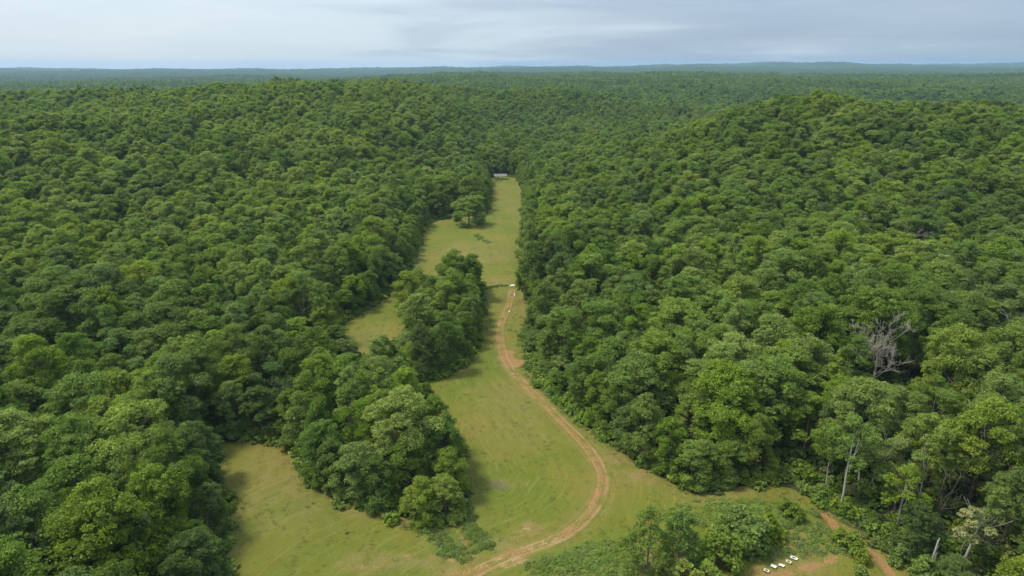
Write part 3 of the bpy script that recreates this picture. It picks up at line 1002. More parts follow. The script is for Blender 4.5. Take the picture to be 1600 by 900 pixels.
def place_tree(i):
    s = SITES[i]
    ks = KIDX[s[2]]
    rng = np.random.default_rng(9000 + i)
    p = PROTO[ks[s[7] % len(ks)] if s[7] is not None else ks[rng.integers(len(ks))]]
    root = bpy.data.objects.new('broadleaf_tree', None)
    COL.objects.link(root)
    root.empty_display_size = 1.0
    root.location = (s[0], s[1], float(GZ[i]) - (2.0 if s[4] > 9 else 0.15))
    root.rotation_euler = (rng.normal(0, 0.05), rng.normal(0, 0.05), rng.uniform(0, 6.28))
    k = s[4] / p['R']
    root.scale = (k * rng.uniform(0.93, 1.07), k * rng.uniform(0.93, 1.07), s[3] / p['H'])
    if s[6]:
        root['label'] = s[6]
        taken.add(s[6])
    else:
        root['label'] = tree_label(i)
    root['category'] = 'tree'
    x, y = s[0], s[1]
    gx, gy = bx[i], by[i]
    if 450 < gx < 740 and 440 < gy < 830 and x > -52:
        g = 'trees of the copses between the fields'
    elif x < 0:
        g = 'forest trees left of the fields'
    else:
        g = 'forest trees right of the fields'
    root['group'] = g
    for nm, me in (('trunk', p['trunk']), ('crown', p['crown'])):
        c = bpy.data.objects.new(nm, me)
        COL.objects.link(c); c.parent = root
        if nm == 'crown':
            c['tone'] = float(s[5])


for i in solo:
    place_tree(i)

# the rest of the wood, too many to count: one object
far_meshes = [cmesh('woodland_tree_far', cr, LEAF) for cr in FAR]


def build_woodland():
    rng = np.random.default_rng(21)
    pts, idx, rot, scl, tone = [], [], [], [], []
    for i, s in enumerate(SITES):
        if i in solo_set:
            continue
        ks = KIDX[s[2]]
        k = ks[rng.integers(len(ks))]
        p = PROTO[k]
        pts.append((s[0], s[1], GZ[i] - 0.15)); idx.append(k); rot.append(rng.uniform(0, 6.28))
        q = s[4] / p['R']
        scl.append((q, q, s[3] / p['H'])); tone.append(s[5])
    n0 = len(pts)
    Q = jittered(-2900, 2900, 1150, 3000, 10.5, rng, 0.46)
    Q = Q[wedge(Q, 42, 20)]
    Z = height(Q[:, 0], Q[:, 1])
    n = len(Q)
    T = np.clip(0.24 + wavy(Q[:, 0], Q[:, 1], 260, 0, 6) * 0.10 + rng.normal(0, 0.14, n), 0, 1)  # cloud shadow over the far woods, put into a darker leaf tone
    sc = 0.8 + 0.75 * rng.random(n) ** 1.5
    pts = np.array(pts)
    pts = np.vstack([pts, np.column_stack([Q, Z]), pts])
    idx = np.concatenate([idx, len(PROTO) + rng.integers(0, len(FAR), n), np.array(idx) + len(PROTO) + len(FAR)])
    rot = np.concatenate([rot, rng.uniform(0, 6.28, n), rot])
    scl = np.array(scl)
    scl = np.vstack([scl, np.stack([sc, sc, 0.55 + 0.45 * sc + rng.normal(0, 0.07, n)], 1), scl])
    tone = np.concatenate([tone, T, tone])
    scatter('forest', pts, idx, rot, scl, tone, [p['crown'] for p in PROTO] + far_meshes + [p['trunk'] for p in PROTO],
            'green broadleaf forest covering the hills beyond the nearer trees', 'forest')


build_woodland()


def build_distant_forest():
    """canopy of the woods from three kilometres out to the last ridges"""
    m, nt = new_mat("distant_canopy")
    g = N(nt, 'ShaderNodeNewGeometry')
    n1 = N(nt, 'ShaderNodeTexNoise', ins={'Vector': g.outputs['Position'], 'Scale': 0.03, 'Detail': 6.0, 'Roughness': 0.7})
    n2 = N(nt, 'ShaderNodeTexNoise', ins={'Vector': g.outputs['Position'], 'Scale': 0.003, 'Detail': 4.0})
    c = ramp(nt, n1.outputs['Fac'], [(0.3, (0.014, 0.028, 0.008)), (0.7, (0.050, 0.082, 0.018))])
    c = mix(nt, n2.outputs['Fac'], c, (0.026, 0.048, 0.012))
    finish(m, nt, c, 0.9, n1.outputs['Fac'], strength=1.0, dist=6.0, spec=0.1)
    ang = np.radians(np.arange(-47, 47, 0.13)); rad = np.geomspace(2960, 13000, 360)
    R, T = np.meshgrid(rad, ang, indexing='ij')
    rng = np.random.default_rng(5)
    R = R + rng.uniform(-3, 3, R.shape); T = T + rng.uniform(-0.0008, 0.0008, T.shape)
    X, Y = (R * np.sin(T)).ravel(), (R * np.cos(T)).ravel()
    lump = rng.uniform(0, 1, len(X)) ** 1.6 * 8.0 + 3.5 * wavy(X, Y, 120, 6, 6) + 3 * wavy(X, Y, 330, 2, 6)
    Z = height(X, Y) + 10 + lump
    me = mesh("distant_forest", np.column_stack([X, Y, Z]), grid_faces(len(rad), len(ang))[:, ::-1], m, False)
    o = link("distant_forest", me, kind='stuff')
    o['label'] = 'bluish distant forest stretching to the low ridges on the horizon'


build_distant_forest()


# ------------------------------------------------------------------ shrubs, weeds and grass
def shrub_mesh(seed, R, H, n_puff, per, leaf, mat, name='foliage', big=False):
    rng = np.random.default_rng(seed)
    C, Nn, t = [], [], []
    for _ in range(n_puff):
        d = sphere_dirs(rng, 1)[0]; d[2] = abs(d[2])
        pc = d * np.array([R, R, H]) * rng.uniform(0.55, 0.92); pc[2] = max(0.15, pc[2])
        m = int(per * rng.uniform(0.6, 1.4)); e = sphere_dirs(rng, m); e[:, 2] = np.abs(e[:, 2]) - 0.2
        pr = R * rng.uniform(0.14, 0.26)
        C.append(pc + e * pr); Nn.append(e); t.append(np.full(m, rng.uniform(0.1, 0.9)))
    C, Nn, t = np.vstack(C), np.vstack(Nn), np.concatenate(t)
    C[:, 2] = np.maximum(C[:, 2], 0.05)
    V, F = leaves(rng, C, Nn, leaf, 0.45 if big else 0.35)
    return mesh(name, V, F, mat, False, {'tint': np.repeat(t, 4)})


def tuft_mesh(seed, R, H, n, mat):
    rng = np.random.default_rng(seed)
    a = rng.uniform(0, 6.28, n); r = R * np.sqrt(rng.uniform(0, 1, n))
    b = np.stack([r * np.cos(a), r * np.sin(a), np.zeros(n)], 1)
    ln = rng.uniform(0.5, 1.0, n)[:, None] * H
    tip = b + np.column_stack([rng.normal(0, 0.9, (n, 2)) * H, ln[:, 0]])
    w = rng.normal(size=(n, 2)); w /= np.hypot(w[:, 0], w[:, 1])[:, None]
    w = np.column_stack([w * 0.05 * max(1, H), np.zeros(n)])
    V = np.stack([b - w, b + w, tip], 1).reshape(-1, 3)
    return mesh('tuft', V, np.arange(3 * n).reshape(-1, 3), mat, False, {'tint': np.repeat(rng.uniform(0, 1, n), 3)})


def scatter_on(name, P, protos, smin, smax, tone, rng, **kw):
    Z = height(P[:, 0], P[:, 1])
    n = len(P)
    s = rng.uniform(smin, smax, n)
    scatter(name, np.column_stack([P, Z]), rng.integers(0, len(protos), n), rng.uniform(0, 6.28, n),
            np.stack([s, s, s * rng.uniform(0.8, 1.25, n)], 1), tone, protos, **kw)


def build_undergrowth():
    rng = np.random.default_rng(31)
    bush = [shrub_mesh(600 + i, 1.5, 1.5, 26, 16, 0.24, LEAF) for i in range(4)]
    # shrubby hem along the wood edges and a thin layer under the near trees
    E, T = [], []
    edge = MEADOW
    t = np.roll(edge, -1, 0) - edge
    for i in range(len(edge) - 1):
        n = np.array([t[i][1], -t[i][0]]); n /= np.hypot(*n) + 1e-9
        if inside((edge[i] + n)[None], MEADOW)[0]:
            n = -n
        for _ in range(4):
            q = edge[i] + n * rng.uniform(-0.3, 6.0) + rng.normal(0, 0.6, 2)
            E.append(q); T.append(np.clip(rng.normal(0.42, 0.2), 0, 1))
    E = np.array(E); T = np.array(T)
    keep = (E[:, 1] > 70)
    E, T = E[keep], T[keep]
    P = jittered(-190, 190, 60, 330, 3.1, rng, 0.45)
    P = P[wedge(P)]
    P = P[(~inside(P, MEADOW)) & (seg_dist(P, MEADOW[::2])[0] > 4)]
    gx = [np.hypot(P[:, 0] - a, P[:, 1] - b) < r * 0.8 for a, b, r in KEEP_OFF if r < 7 and (a, b) not in DEAD_AT.values()]
    P = P[~np.any(gx, 0)]
    A = np.vstack([E, P]); TT = np.concatenate([T, np.clip(rng.normal(0.35, 0.15, len(P)), 0, 1)])
    scatter_on('undergrowth', A, bush, 0.5, 1.7, TT, rng, label='leafy undergrowth along the wood edges and under the trees', cat='undergrowth')
    # rank weeds: beside the ditch, on the near bank, along the right wood edge
    weeds = [shrub_mesh(620 + i, 0.75, 0.5, 22, 14, 0.075, WEED) for i in range(4)]
    W_, WT = [], []

    def along(pts, hw, n, tone):
        L = smooth_line(ups(pts), 0.5)
        k = rng.integers(0, len(L), n)
        W_.extend(L[k] + rng.normal(0, hw, (n, 2))); WT.extend(np.clip(rng.normal(tone, 0.15, n), 0, 1))

    def patch(px, py, rx, ry, n, tone):
        c = np.array(unproject(px, py))
        a = rng.uniform(0, 6.28, n); r = np.sqrt(rng.uniform(0, 1, n))
        W_.extend(c + np.column_stack([r * np.cos(a) * rx, r * np.sin(a) * ry])); WT.extend(np.clip(rng.normal(tone, 0.15, n), 0, 1))
    along([(655, 822), (682, 840), (705, 862), (728, 872)], 1.0, 150, 0.55)
    along([(720, 792), (732, 815), (745, 840), (765, 858)], 0.8, 130, 0.5)
    along([(825, 590), (850, 615), (885, 650), (925, 680)], 1.2, 120, 0.6)
    along([(833, 505), (838, 540), (842, 572), (860, 605), (885, 640)], 2.6, 520, 0.85)
    along([(745, 366), (750, 372), (765, 380)], 1.0, 60, 0.5)
    along([(738, 458), (765, 449), (790, 447)], 0.7, 60, 0.25)
    patch(905, 895, 10, 4.5, 170, 0.62)
    patch(950, 875, 7, 5, 240, 0.95)
    patch(1120, 800, 11, 4.5, 130, 0.9)
    patch(1210, 800, 9, 4.5, 60, 0.6)
    patch(1250, 830, 6, 4, 70, 0.6)
    patch(1275, 850, 5, 3, 70, 0.65)
    patch(1320, 800, 5, 3, 60, 0.3)
    patch(1330, 860, 3, 3, 70, 0.6)
    patch(1350, 820, 5, 3, 70, 0.35)
    patch(1210, 868, 6, 2, 60, 0.6)
    along([(764, 293), (770, 285), (775, 281)], 2.0, 120, 0.6)
    W_ = np.array(W_); WT = np.array(WT)
    # keep the soil gullies, the boards and the track open
    d, _, _ = seg_dist(W_, TRACK[::3], False)
    g = streaks(W_, [([(1290, 806), (1312, 828), (1335, 838)], 2.0, 1.0), ([(1345, 852), (1368, 872), (1385, 890), (1420, 930)], 2.2, 1.0), ([(1190, 896), (1245, 875)], 1.6, 1.0),
                     ([(704, 812), (716, 832), (735, 858)], 0.9, 1.0)])
    k = (d > 2.6) & (g < 0.2)
    scatter_on('weeds', W_[k], weeds, 0.45, 1.25, WT[k] + 0.1, rng, label='bright green weeds along the ditch and the near bank', cat='weeds')
    # grass tufts over the mown fields
    tufts = [tuft_mesh(640 + i, 0.38, 0.13, 22, GRASS_BLADES) for i in range(4)] + [tuft_mesh(650 + i, 0.35, 0.35, 30, GRASS_BLADES) for i in range(2)]
    P = jittered(-80, 85, 75, 330, 0.95, rng, 0.5)
    P = P[inside(P, MEADOW)]
    d, _, _ = seg_dist(P, TRACK[::3], False)
    de, _, _ = seg_dist(P, MEADOW[::2])
    at = meadow_attrs(P)
    k = (d > 1.7) & (at['dirt'] < 0.3) & (at['ash'] < .3) & (rng.random(len(P)) < 0.22 + 0.6 * at['lush'] + 0.3 * (de < 3))
    P, de, lush, dry = P[k], de[k], at['lush'][k], at['dry'][k]
    Z = height(P[:, 0], P[:, 1]) - 0.02
    n = len(P)
    tall = (rng.random(n) < 0.01 + 0.2 * (de < 3) + 0.12 * lush)
    idx = np.where(tall, 4 + rng.integers(0, 2, n), rng.integers(0, 4, n))
    s = rng.uniform(0.7, 1.5, n)
    scatter('grass', np.column_stack([P, Z]), idx, rng.uniform(0, 6.28, n), np.stack([s, s, s], 1),
            np.clip(0.42 + 0.45 * dry - 0.1 * lush + rng.normal(0, 0.2, n), 0, 1), tufts, label='short mown grass tufts of the fields', cat='grass')


build_undergrowth()


def solo_tree(name, px, py, parts, scale=1.0, turn=0.0, at=None, **props):
    x, y = at if at else unproject(px, py)
    root = bpy.data.objects.new(name, None)
    COL.objects.link(root)
    root.location = (x, y, float(height(x, y)) - 0.12)
    root.rotation_euler = (0, 0, turn)
    root.scale = (scale,) * 3
    for k, v in props.items():
        root[k] = v
    for nm, me, tone in parts:
        c = bpy.data.objects.new(nm, me)
        COL.objects.link(c); c.parent = root
        if tone is not None:
            c['tone'] = tone
    return root


def build_special_trees():
    # bare trees
    solo_tree('dead_tree', 0, 0, [('trunk', wmesh('trunk', dead_wood(71, 23, 0.46, 5, 0.36, 0.28, (3, 4)), DEAD_BARK), None)], at=DEAD_AT['bare'], scale=0.86,
              label='large bare grey dead tree with many twigs amid the green crowns on the right', category='dead tree', group='dead trees in the right wood')
    solo_tree('dead_tree', 0, 0, [('trunk', wmesh('trunk', dead_wood(72, 22, 0.34, 3, 0.26, 0.4, (2, 3), (0.25, 0.0)), PALE_BARK), None)], at=DEAD_AT['lean'],
              label='pale leaning dead tree with few limbs at the right edge of the photo', category='dead tree', group='dead trees in the right wood')
    solo_tree('dead_tree', 0, 0, [('trunk', wmesh('trunk', dead_wood(73, 16, 0.40, 3, 0.15, 0.45, (2, 3), (-0.1, 0)), BARK), None)], at=DEAD_AT['snagtree'],
              label='thin bare forked dead tree above the yellowing tree near the lower right corner', category='dead tree', group='dead trees in the right wood')
    for k, (px, py, H, lab) in enumerate(((1407, 420, 20, 'small bare branches poking out of the canopy up and right of the large dead tree'),
                                          (1322, 415, 20, 'small bare tree top in the canopy straight above the large dead tree'))):
        solo_tree('dead_tree', px, py, [('trunk', wmesh('trunk', dead_wood(80 + k, H, 0.38, 4, 0.2, 0.5, (3, 4)), DEAD_BARK), None)],
                  label=lab, category='dead tree', group='dead trees in the right wood')
    # broken snag: a splintered pole with two stubs
    rng = np.random.default_rng(4)
    parts = [tube(np.array([(0, 0, 0), (0.1, 0, 3), (0.35, 0, 6), (0.6, 0.1, 8.6), (0.75, 0.1, 9.4)]), [0.34, 0.28, 0.24, 0.2, 0.03], 8),
             tube(np.array([(0.9, 0.3, 0), (1.0, 0.3, 2.5), (0.95, 0.3, 4.6), (1.1, 0.3, 5.0)]), [0.2, 0.16, 0.13, 0.02], 6),
             limb(rng, (0.35, 0, 6), (1.3, 0.3, 7.2), 0.1, 0.02), limb(rng, (0.2, 0, 4.4), (-0.8, -0.3, 5.3), 0.08, 0.02)]
    solo_tree('tree_snag', 0, 0, [('trunk', wmesh('trunk', join(parts), PALE_BARK), None)], at=DEAD_AT['snag'], scale=0.75,
              label='broken pale snag with no crown standing among the lower right bushes', category='dead tree')
    # live trees that show long white trunks
    for nm, seed, H, R, bz, tone, lab in (('white1', 91, 21, 4.6, 0.55, 0.5, 'tall tree with a long white forked trunk at the wood edge above the clay gully'),
                                          ('white2', 92, 17, 3.4, 0.55, 0.45, 'slimmer tree with a shorter white trunk, left of the long white trunk'),
                                          ('white3', 93, 15, 3.6, 0.45, 0.62, 'green tree with a stout grey trunk, behind the clay gully')):
        cr, _ = crown_and_trunk(seed, H, R, bz, 'round', lobes=14, puffs=17, per=30)
        rng = np.random.default_rng(seed)
        r = 0.23 if nm != 'white2' else 0.16
        h = H * 0.66
        parts = [tube(np.array([(0, 0, 0), (0.12, 0, h * 0.3), (0.05, 0.1, h * 0.6), (0.2, 0.1, h), (0.2, 0.1, H * 0.9)]), [r * 1.25, r, r * 0.85, r * 0.6, 0.04], 8),
                 limb(rng, (0.45, 0.1, h * 0.65), (1.7, 0.4, h * 1.15), r * 0.55, 0.05), limb(rng, (0.5, 0.1, h * 0.8), (-1.6, 0.2, h * 1.2), r * 0.5, 0.04),
                 limb(rng, (0.6, 0.1, h * 0.9), (1.0, -1.6, h * 1.2), r * 0.4, 0.04)]
        solo_tree('white_trunked_tree', 0, 0, [('trunk', wmesh('trunk', join(parts), PALE_BARK), None), ('crown', cmesh('crown', cr, LEAF), tone)], at=DEAD_AT[nm],
                  label=lab, category='tree', group='forest trees right of the fields')
    for k, (px, py, H) in enumerate(((1432, 815, 17), (1500, 870, 15), (1360, 770, 18), (1340, 765, 17))):
        rng = np.random.default_rng(50 + k)
        x, y = unproject(px, py)
        solo_tree('bare_pole_tree', px, py, [('trunk', wmesh('trunk', dead_wood(60 + k, H, 0.22, 2, 0.17, 0.55, (2, 3)), PALE_BARK), None)],
                  label=['thin pale pole trunk right of the stout grey trunk', 'thin pale trunk beside the yellowing tree', 'slender pole trunk in shade right of the white forked trunk',
                         'slender pole trunk in the shade just behind the white forked trunk'][k], category='tree', group='slender bare trunks in the right wood')
    # yellowing, half-dead tree with spread limbs
    cr, _ = crown_and_trunk(95, 13, 2.9, 0.5, 'vase', lobes=10, puffs=14, per=34, leaf=0.2)
    rng = np.random.default_rng(96)
    parts = [tube(np.array([(0, 0, 0), (0.3, 0, 3), (0.9, 0, 6.5), (1.3, 0, 9.5), (1.4, 0, 13.5)]), [0.3, 0.26, 0.2, 0.14, 0.03], 8),
             limb(rng, (1.0, 0, 7.2), (5.0, -1.2, 4.6), 0.15, 0.05, 7, -0.1), limb(rng, (0.9, 0, 6.5), (-1.6, -0.6, 9), 0.12, 0.03), limb(rng, (1.2, 0, 9), (2.6, 0.8, 11), 0.09, 0.02)]
    solo_tree('yellowing_tree', 0, 0, [('trunk', wmesh('trunk', join(parts), PALE_BARK), None), ('crown', cmesh('crown', cr, LEAF_DRY), 0.6)], at=DEAD_AT['dying'],
              label='half-dead tree with a thin pale yellow crown and one drooping bare limb', category='tree')
    # the sparse tree leaning over the head of the track
    cr, wd = crown_and_trunk(97, 13, 3.6, 0.45, 'vase', lobes=8, puffs=9, per=22, leaf=0.26, lean=(-5.5, 0))
    solo_tree('leaning_tree', 830, 476, [('trunk', wmesh('trunk', wd, BARK), None), ('crown', cmesh('crown', cr, LEAF), 0.5)],
              label='sparse thin tree leaning left over the grass at the head of the dirt track', category='tree')
    # near group below the track: feathery, round and bright
    F1, w1 = crown_and_trunk(110, 15, 4.4, 0.14, 'cone', lobes=26, puffs=15, per=30, leaf=0.17)
    solo_tree('feathery_tree', 1010, 905, [('trunk', wmesh('trunk', w1, BARK), None), ('crown', cmesh('crown', F1, LEAF), 0.38)],
              label='tall feathery grey-green tree nearest the track, left end of the near thicket', category='tree', group='near thicket below the track')
    F2, w2 = crown_and_trunk(111, 11.5, 4.2, 0.08, 'low', lobes=24, puffs=15, per=30, leaf=0.17)
    solo_tree('feathery_tree', 1058, 890, [('trunk', wmesh('trunk', w2, BARK), None), ('crown', cmesh('crown', F2, LEAF), 0.34)], turn=1.0,
              label='shorter feathery tree between the tall feathery tree and the big-leaved thicket', category='tree', group='near thicket below the track')
    F3, w3 = crown_and_trunk(112, 6.0, 3.0, 0.05, 'low', lobes=16, puffs=13, per=26, leaf=0.2)
    m3, mw = cmesh('crown', F3, LEAF), wmesh('trunk', w3, BARK)
    solo_tree('bright_shrub', 1062, 925, [('trunk', mw, None), ('crown', m3, 0.95)],
              label='bright yellow-green rounded shrub at the foot of the near thicket', category='shrub', group='near thicket below the track')
    solo_tree('bright_shrub', 1105, 925, [('trunk', mw, None), ('crown', m3, 0.85)], turn=2.0, scale=0.9,
              label='second bright rounded shrub, right of the first at the foot of the thicket', category='shrub', group='near thicket below the track')
    big = []
    for k in range(2):
        cr, wd = crown_and_trunk(120 + k, 8.0, 4.2, 0.03, 'low', lobes=26, puffs=12, per=13, leaf=0.42)
        big.append((cmesh('crown', cr, LEAF), wmesh('trunk', wd, BARK)))
    for k, (px, py, s, t, lab) in enumerate(((1122, 888, 0.95, 0.62, 'large-leaved dark glossy bush right of the feathery trees'),
                                             (1172, 866, 0.9, 0.55, 'tallest large-leaved bush in the middle of the near thicket'),
                                             (1196, 842, 0.7, 0.6, 'large-leaved bush at the right end of the near thicket above bare soil'),
                                             (1145, 842, 0.78, 0.66, 'large-leaved bush at the back of the near thicket'),
                                             (1330, 865, 0.5, 0.75, 'low leafy bush between the two stretches of clay gully'),
                                             (1312, 850, 0.4, 0.7, 'small leafy bush at the upper stretch of the clay gully'),
                                             (1345, 905, 0.35, 0.75, 'small leafy bush at the bottom edge beside the lower clay gully'),
                                             (1420, 860, 0.6, 0.6, 'leafy bush right of the lower clay gully'),
                                             (1440, 905, 0.6, 0.55, 'leafy bush at the bottom edge right of the clay gully'),
                                             (1392, 848, 0.5, 0.42, 'dark leafy bush between the stout grey trunk and the clay gully'),
                                             (1405, 880, 0.45, 0.5, 'leafy bush hugging the right bank of the lower clay gully'),
                                             (1345, 880, 0.36, 0.7, 'low bush on the left bank of the lower clay gully'),
                                             (1322, 808, 0.4, 0.5, 'small bush at the foot of the long white trunk'),
                                             (1362, 828, 0.42, 0.45, 'dark small bush above the bend of the clay gully'),
                                             (1240, 815, 0.42, 0.55, 'small bush on the grassy mound behind the near thicket'),
                                             (1225, 800, 0.35, 0.6, 'smallest bush on top of the grassy mound'),
                                             (1285, 785, 0.45, 0.6, 'low rounded bush at the wood edge left of the white trunks'))):
        m, w = big[k % 2]
        solo_tree('leafy_bush', px, py, [('trunk', w, None), ('crown', m, t)], scale=s, turn=k * 1.3, label=lab, category='bush',
                  group='near thicket below the track' if k < 4 else 'bushes along the clay gully')


build_special_trees()


# ------------------------------------------------------------------ small built things
def box(cx, cy, cz, sx, sy, sz):
    V = np.array([(x, y, z) for z in (-.5, .5) for y in (-.5, .5) for x in (-.5, .5)]) * (sx, sy, sz) + (cx, cy, cz)
    F = np.array([(0, 2, 3, 1), (4, 5, 7, 6), (0, 1, 5, 4), (2, 6, 7, 3), (0, 4, 6, 2), (1, 3, 7, 5)])
    return V, F


def part(name, shapes, mat, parent=None, bevel=0.0, **props):
    V, F = join(shapes)
    o = link(name, mesh(name, V, F, mat), parent, **props)
    if bevel:
        b = o.modifiers.new('bevel', 'BEVEL'); b.width = bevel; b.segments = 2
    return o


def empty_at(name, px, py, turn=0.0, dz=0.0, **props):
    x, y = unproject(px, py)
    o = bpy.data.objects.new(name, None)
    COL.objects.link(o)
    o.location = (x, y, float(height(x, y)) + dz); o.rotation_euler = (0, 0, turn)
    for k, v in props.items():
        o[k] = v
    return o


def build_shelter():
    r = empty_at('open_shelter', 782, 280, 0.08, label='small open shelter with grey roof and white front edge, far end of the field', category='shelter')
    for i, x in enumerate((-4.6, -1.5, 1.5, 4.6)):
        for y in (-2.2, 2.2):
            part('post', [box(x, y, 1.35 + (0.3 if y > 0 else 0), 0.2, 0.2, 2.7 + (0.6 if y > 0 else 0))], M_WOOD, r, 0.01)
    # mono-pitch roof of corrugated sheets, each its own
    for k in range(10):
        x0 = -5.2 + k * 1.04
        V, F = [], []
        n = 9
        xs = np.linspace(x0, x0 + 1.03, n); zz = 0.03 * np.cos(np.arange(n) * math.pi)
        V = [(x, y, 2.74 + (y + 2.8) * 0.17 + dz + t) for t in (0, 0.03) for y in (-2.8, 2.9) for x, dz in zip(xs, zz)]
        F = []
        for t in (0, 1):
            o = t * 2 * n
            for j in range(n - 1):
                q = (o + j, o + j + 1, o + n + j + 1, o + n + j)
                F.append(q if t else q[::-1])
        part('roof_sheet', [(np.array(V), np.array(F))], M_METAL, r)
    part('fascia', [box(0, -2.86, 2.66, 10.2, 0.08, 0.30)], M_WHITE, r, 0.01)
    part('beam', [box(0, 2.2, 3.42, 9.8, 0.15, 0.22)], M_WOOD, r)
    part('bench', [box(-0.5, 0.4, 0.45, 6, 0.5, 0.06), box(-3, 0.4, 0.22, 0.1, 0.4, 0.42), box(2, 0.4, 0.22, 0.1, 0.4, 0.42)], M_WOOD, r)


build_shelter()


def build_boards():
    spec = [(1197, 897, 'hole', 'lowest cream board with a dark square hole, leftmost of the row in the near grass', 0),
            (1208, 890.5, 'plain', 'plain white board with no hole, second from the left of the row', 0),
            (1221, 886, 'bent', 'buckled grey-white board in the middle of the row', 0),
            (1232, 880, 'hole', 'dull cream board with a dark square hole, second from the right of the row', 1),
            (1240, 875.5, 'long', 'longest board of the row, white with a dark slot, rightmost', 0)]
    for px, py, k, lab, v in spec:
        r = empty_at('board', px, py, math.radians(-38), 0.05, label=lab, category='board', group='row of white boards laid on the near grass')
        mat = M_CREAM if k == 'hole' else M_WHITE
        L = 1.25 if k == 'long' else 0.95
        wdt = 0.62
        if k in ('hole', 'long'):
            wdt = 0.74
            sh = [box(-L * 0.37, 0, 0.16, L * 0.26, wdt, 0.07), box(L * 0.37, 0, 0.16, L * 0.26, wdt, 0.07),
                  box(0, wdt * 0.39, 0.16, L * 0.484, wdt * 0.22, 0.068), box(0, -wdt * 0.39, 0.16, L * 0.484, wdt * 0.22, 0.068)]
            part('panel', sh, mat, r, 0.006)
            part('inner_well', [box(0, 0, 0.07, L * 0.48, wdt * 0.56, 0.06)], M_DARK, r)
        elif k == 'plain':
            part('panel', [box(0, 0, 0.18, L, wdt + 0.1, 0.07)], mat, r, 0.008)
        else:
            V, F = [], []
            n = 8
            xs = np.linspace(-L / 2, L / 2, n)
            zc = 0.16 + 0.10 * np.abs(np.sin(np.linspace(0, 2.6, n) * 1.7))
            V = np.array([(x, y + 0.06 * math.sin(x * 5), z + t) for t in (0, 0.05) for y in (-wdt / 2, wdt / 2) for x, z in zip(xs, zc)])
            F = []
            for j in range(n - 1):
                F += [(j, n + j, n + j + 1, j + 1), (2 * n + j, 2 * n + j + 1, 3 * n + j + 1, 3 * n + j), (j, j + 1, 2 * n + j + 1, 2 * n + j), (n + j, 3 * n + j, 3 * n + j + 1, n + j + 1)]
            F += [(0, 2 * n, 3 * n, n), (n - 1, 2 * n - 1, 4 * n - 1, 3 * n - 1)]
            part('panel', [(V, np.array(F))], mat, r)
        part('batten', [box(s * L * 0.36, 0, 0.045, 0.08, wdt * 0.9, 0.13) for s in (-1, 1)], M_WOOD, r)


build_boards()


def lump(seed, sx, sy, sz, n=14):
    rng = np.random.default_rng(seed)
    V, F = [], []
    rings = 5
    for i in range(rings):
        f = i / (rings - 1)
        rr = math.cos(f * math.pi / 2) ** 0.6
        for j in range(n):
            a = 2 * math.pi * j / n
            w = 1 + 0.22 * math.sin(a * 2 + seed) + rng.normal(0, 0.06)
            V.append((math.cos(a) * rr * w * sx, math.sin(a) * rr * w * sy, -0.04 + f * sz + rng.normal(0, 0.004)))
    for i in range(rings - 1):
        for j in range(n):
            k = (j + 1) % n
            F.append((i * n + j, i * n + k, (i + 1) * n + k, (i + 1) * n + j))
    return np.array(V), np.array(F)


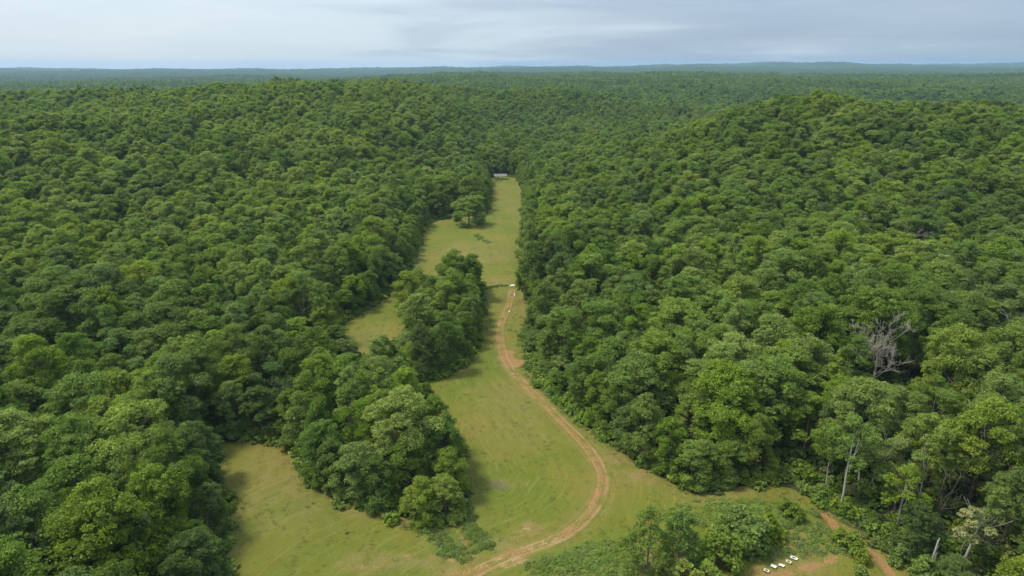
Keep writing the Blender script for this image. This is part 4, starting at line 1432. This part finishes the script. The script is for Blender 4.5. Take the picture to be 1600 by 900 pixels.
def build_track_bits():
    spec = [(797.5, 462, 0.16, 1.3, 'white patch in the left wheel rut just below the slab'), (804, 461.5, 0.18, 2.0, 'long white streak in the right wheel rut just below the slab'),
            (789, 486.5, 0.28, 1.1, 'white patch in the left rut level with the one opposite'), (796, 487, 0.34, 0.9, 'white patch in the right rut level with the one opposite'),
            (784.5, 496, 0.22, 0.8, 'small white patch in the left rut above the largest one'), (782, 502.5, 0.34, 1.4, 'largest white patch in the left rut'),
            (780, 507.8, 0.33, 0.7, 'lowest white patch in the left rut')]
    for k, (px, py, hw, hl, lab) in enumerate(spec):  # low pale lumps lying in the wheel ruts
        x, y = unproject(px, py)
        V, F = lump(k + 3, hw, hl, 0.09)
        o = link('white_patch', mesh('white_patch', V, F, M_PALE_PATCH, True), label=lab, category='gravel patch', group='white patches in the wheel ruts')
        d, arc, _ = seg_dist(np.array([[x, y]]), TRACK, False)
        i = min(len(TRACK) - 2, int(arc[0] / 0.7))
        t = TRACK[i + 1] - TRACK[i]
        o.rotation_euler = (0, 0, math.atan2(t[1], t[0]) - math.pi / 2)
        o.location = (x, y, float(height(x, y)) + 0.0)
    r = empty_at('concrete_slab', 801, 447.5, 0.12, 0.0, label='white concrete slab lying across the head of the dirt track', category='slab')
    part('slab_top', [box(0, 0, 0.18, 1.5, 1.1, 0.18)], M_CONC, r, 0.03)
    part('slab_end', [box(-0.98, -0.45, 0.1, 0.55, 0.4, 0.12)], M_CONC, r, 0.03)
    for k, (px, py, h, lab) in enumerate(((766, 507, 1.0, 'short dark post standing in the grass left of the track'), (756, 440, 0.9, 'short dark post in the grass beyond the middle copse'))):
        r = empty_at('field_post', px, py, 0.3 * k, label=lab, category='post', group='short dark posts in the grass')
        part('post_shaft', [tube(np.array([(0, 0, -0.1), (0.02, 0, h * 0.5), (0.05, 0.02, h)]), [0.11, 0.10, 0.085], 8), ], M_DARK, r)
        part('post_cap', [box(0.05, 0.02, h + 0.02, 0.24, 0.24, 0.06)], M_DARK, r)
    # stones and clods on the clay gully and by the near dirt
    rng = np.random.default_rng(77)
    for k, (px, py, s, lab) in enumerate(((1282, 872, 0.26, 'small pinkish stone at the end of the worn dirt strip near the boards'),)):
        x, y = unproject(px, py)
        V, F = lump(40 + k, s, s * 0.8, 0.22)
        o = link('stone', mesh('stone', V, F, M_REDROCK, True), label=lab, category='stone')
        o.location = (x, y, float(height(x, y)))


build_track_bits()


# ------------------------------------------------------------------ air
_g = np.array([v.co.z for v in bpy.data.meshes['ground'].vertices]); _f = np.array([v.co.z for v in bpy.data.meshes['distant_forest'].vertices])
_top = max(_g.max() + 26, _f.max(), CAM_H) + 6
HAZE_Z = ((_top + _g.min() - 1.0) / 2, _top - _g.min() + 1.0)


def build_haze():
    m, nt = new_mat("hazy_air")
    v = N(nt, 'ShaderNodeVolumePrincipled', ins={'Color': (0.44, 0.65, 0.92, 1), 'Density': 5.8e-5, 'Anisotropy': 0.1})
    o = N(nt, 'ShaderNodeOutputMaterial')
    nt.links.new(v.outputs[0], o.inputs['Volume'])
    V, F = box(0, 0, HAZE_Z[0], 28000, 28000, HAZE_Z[1])
    link('haze', mesh('haze', V, F, m), kind='stuff')


build_haze()
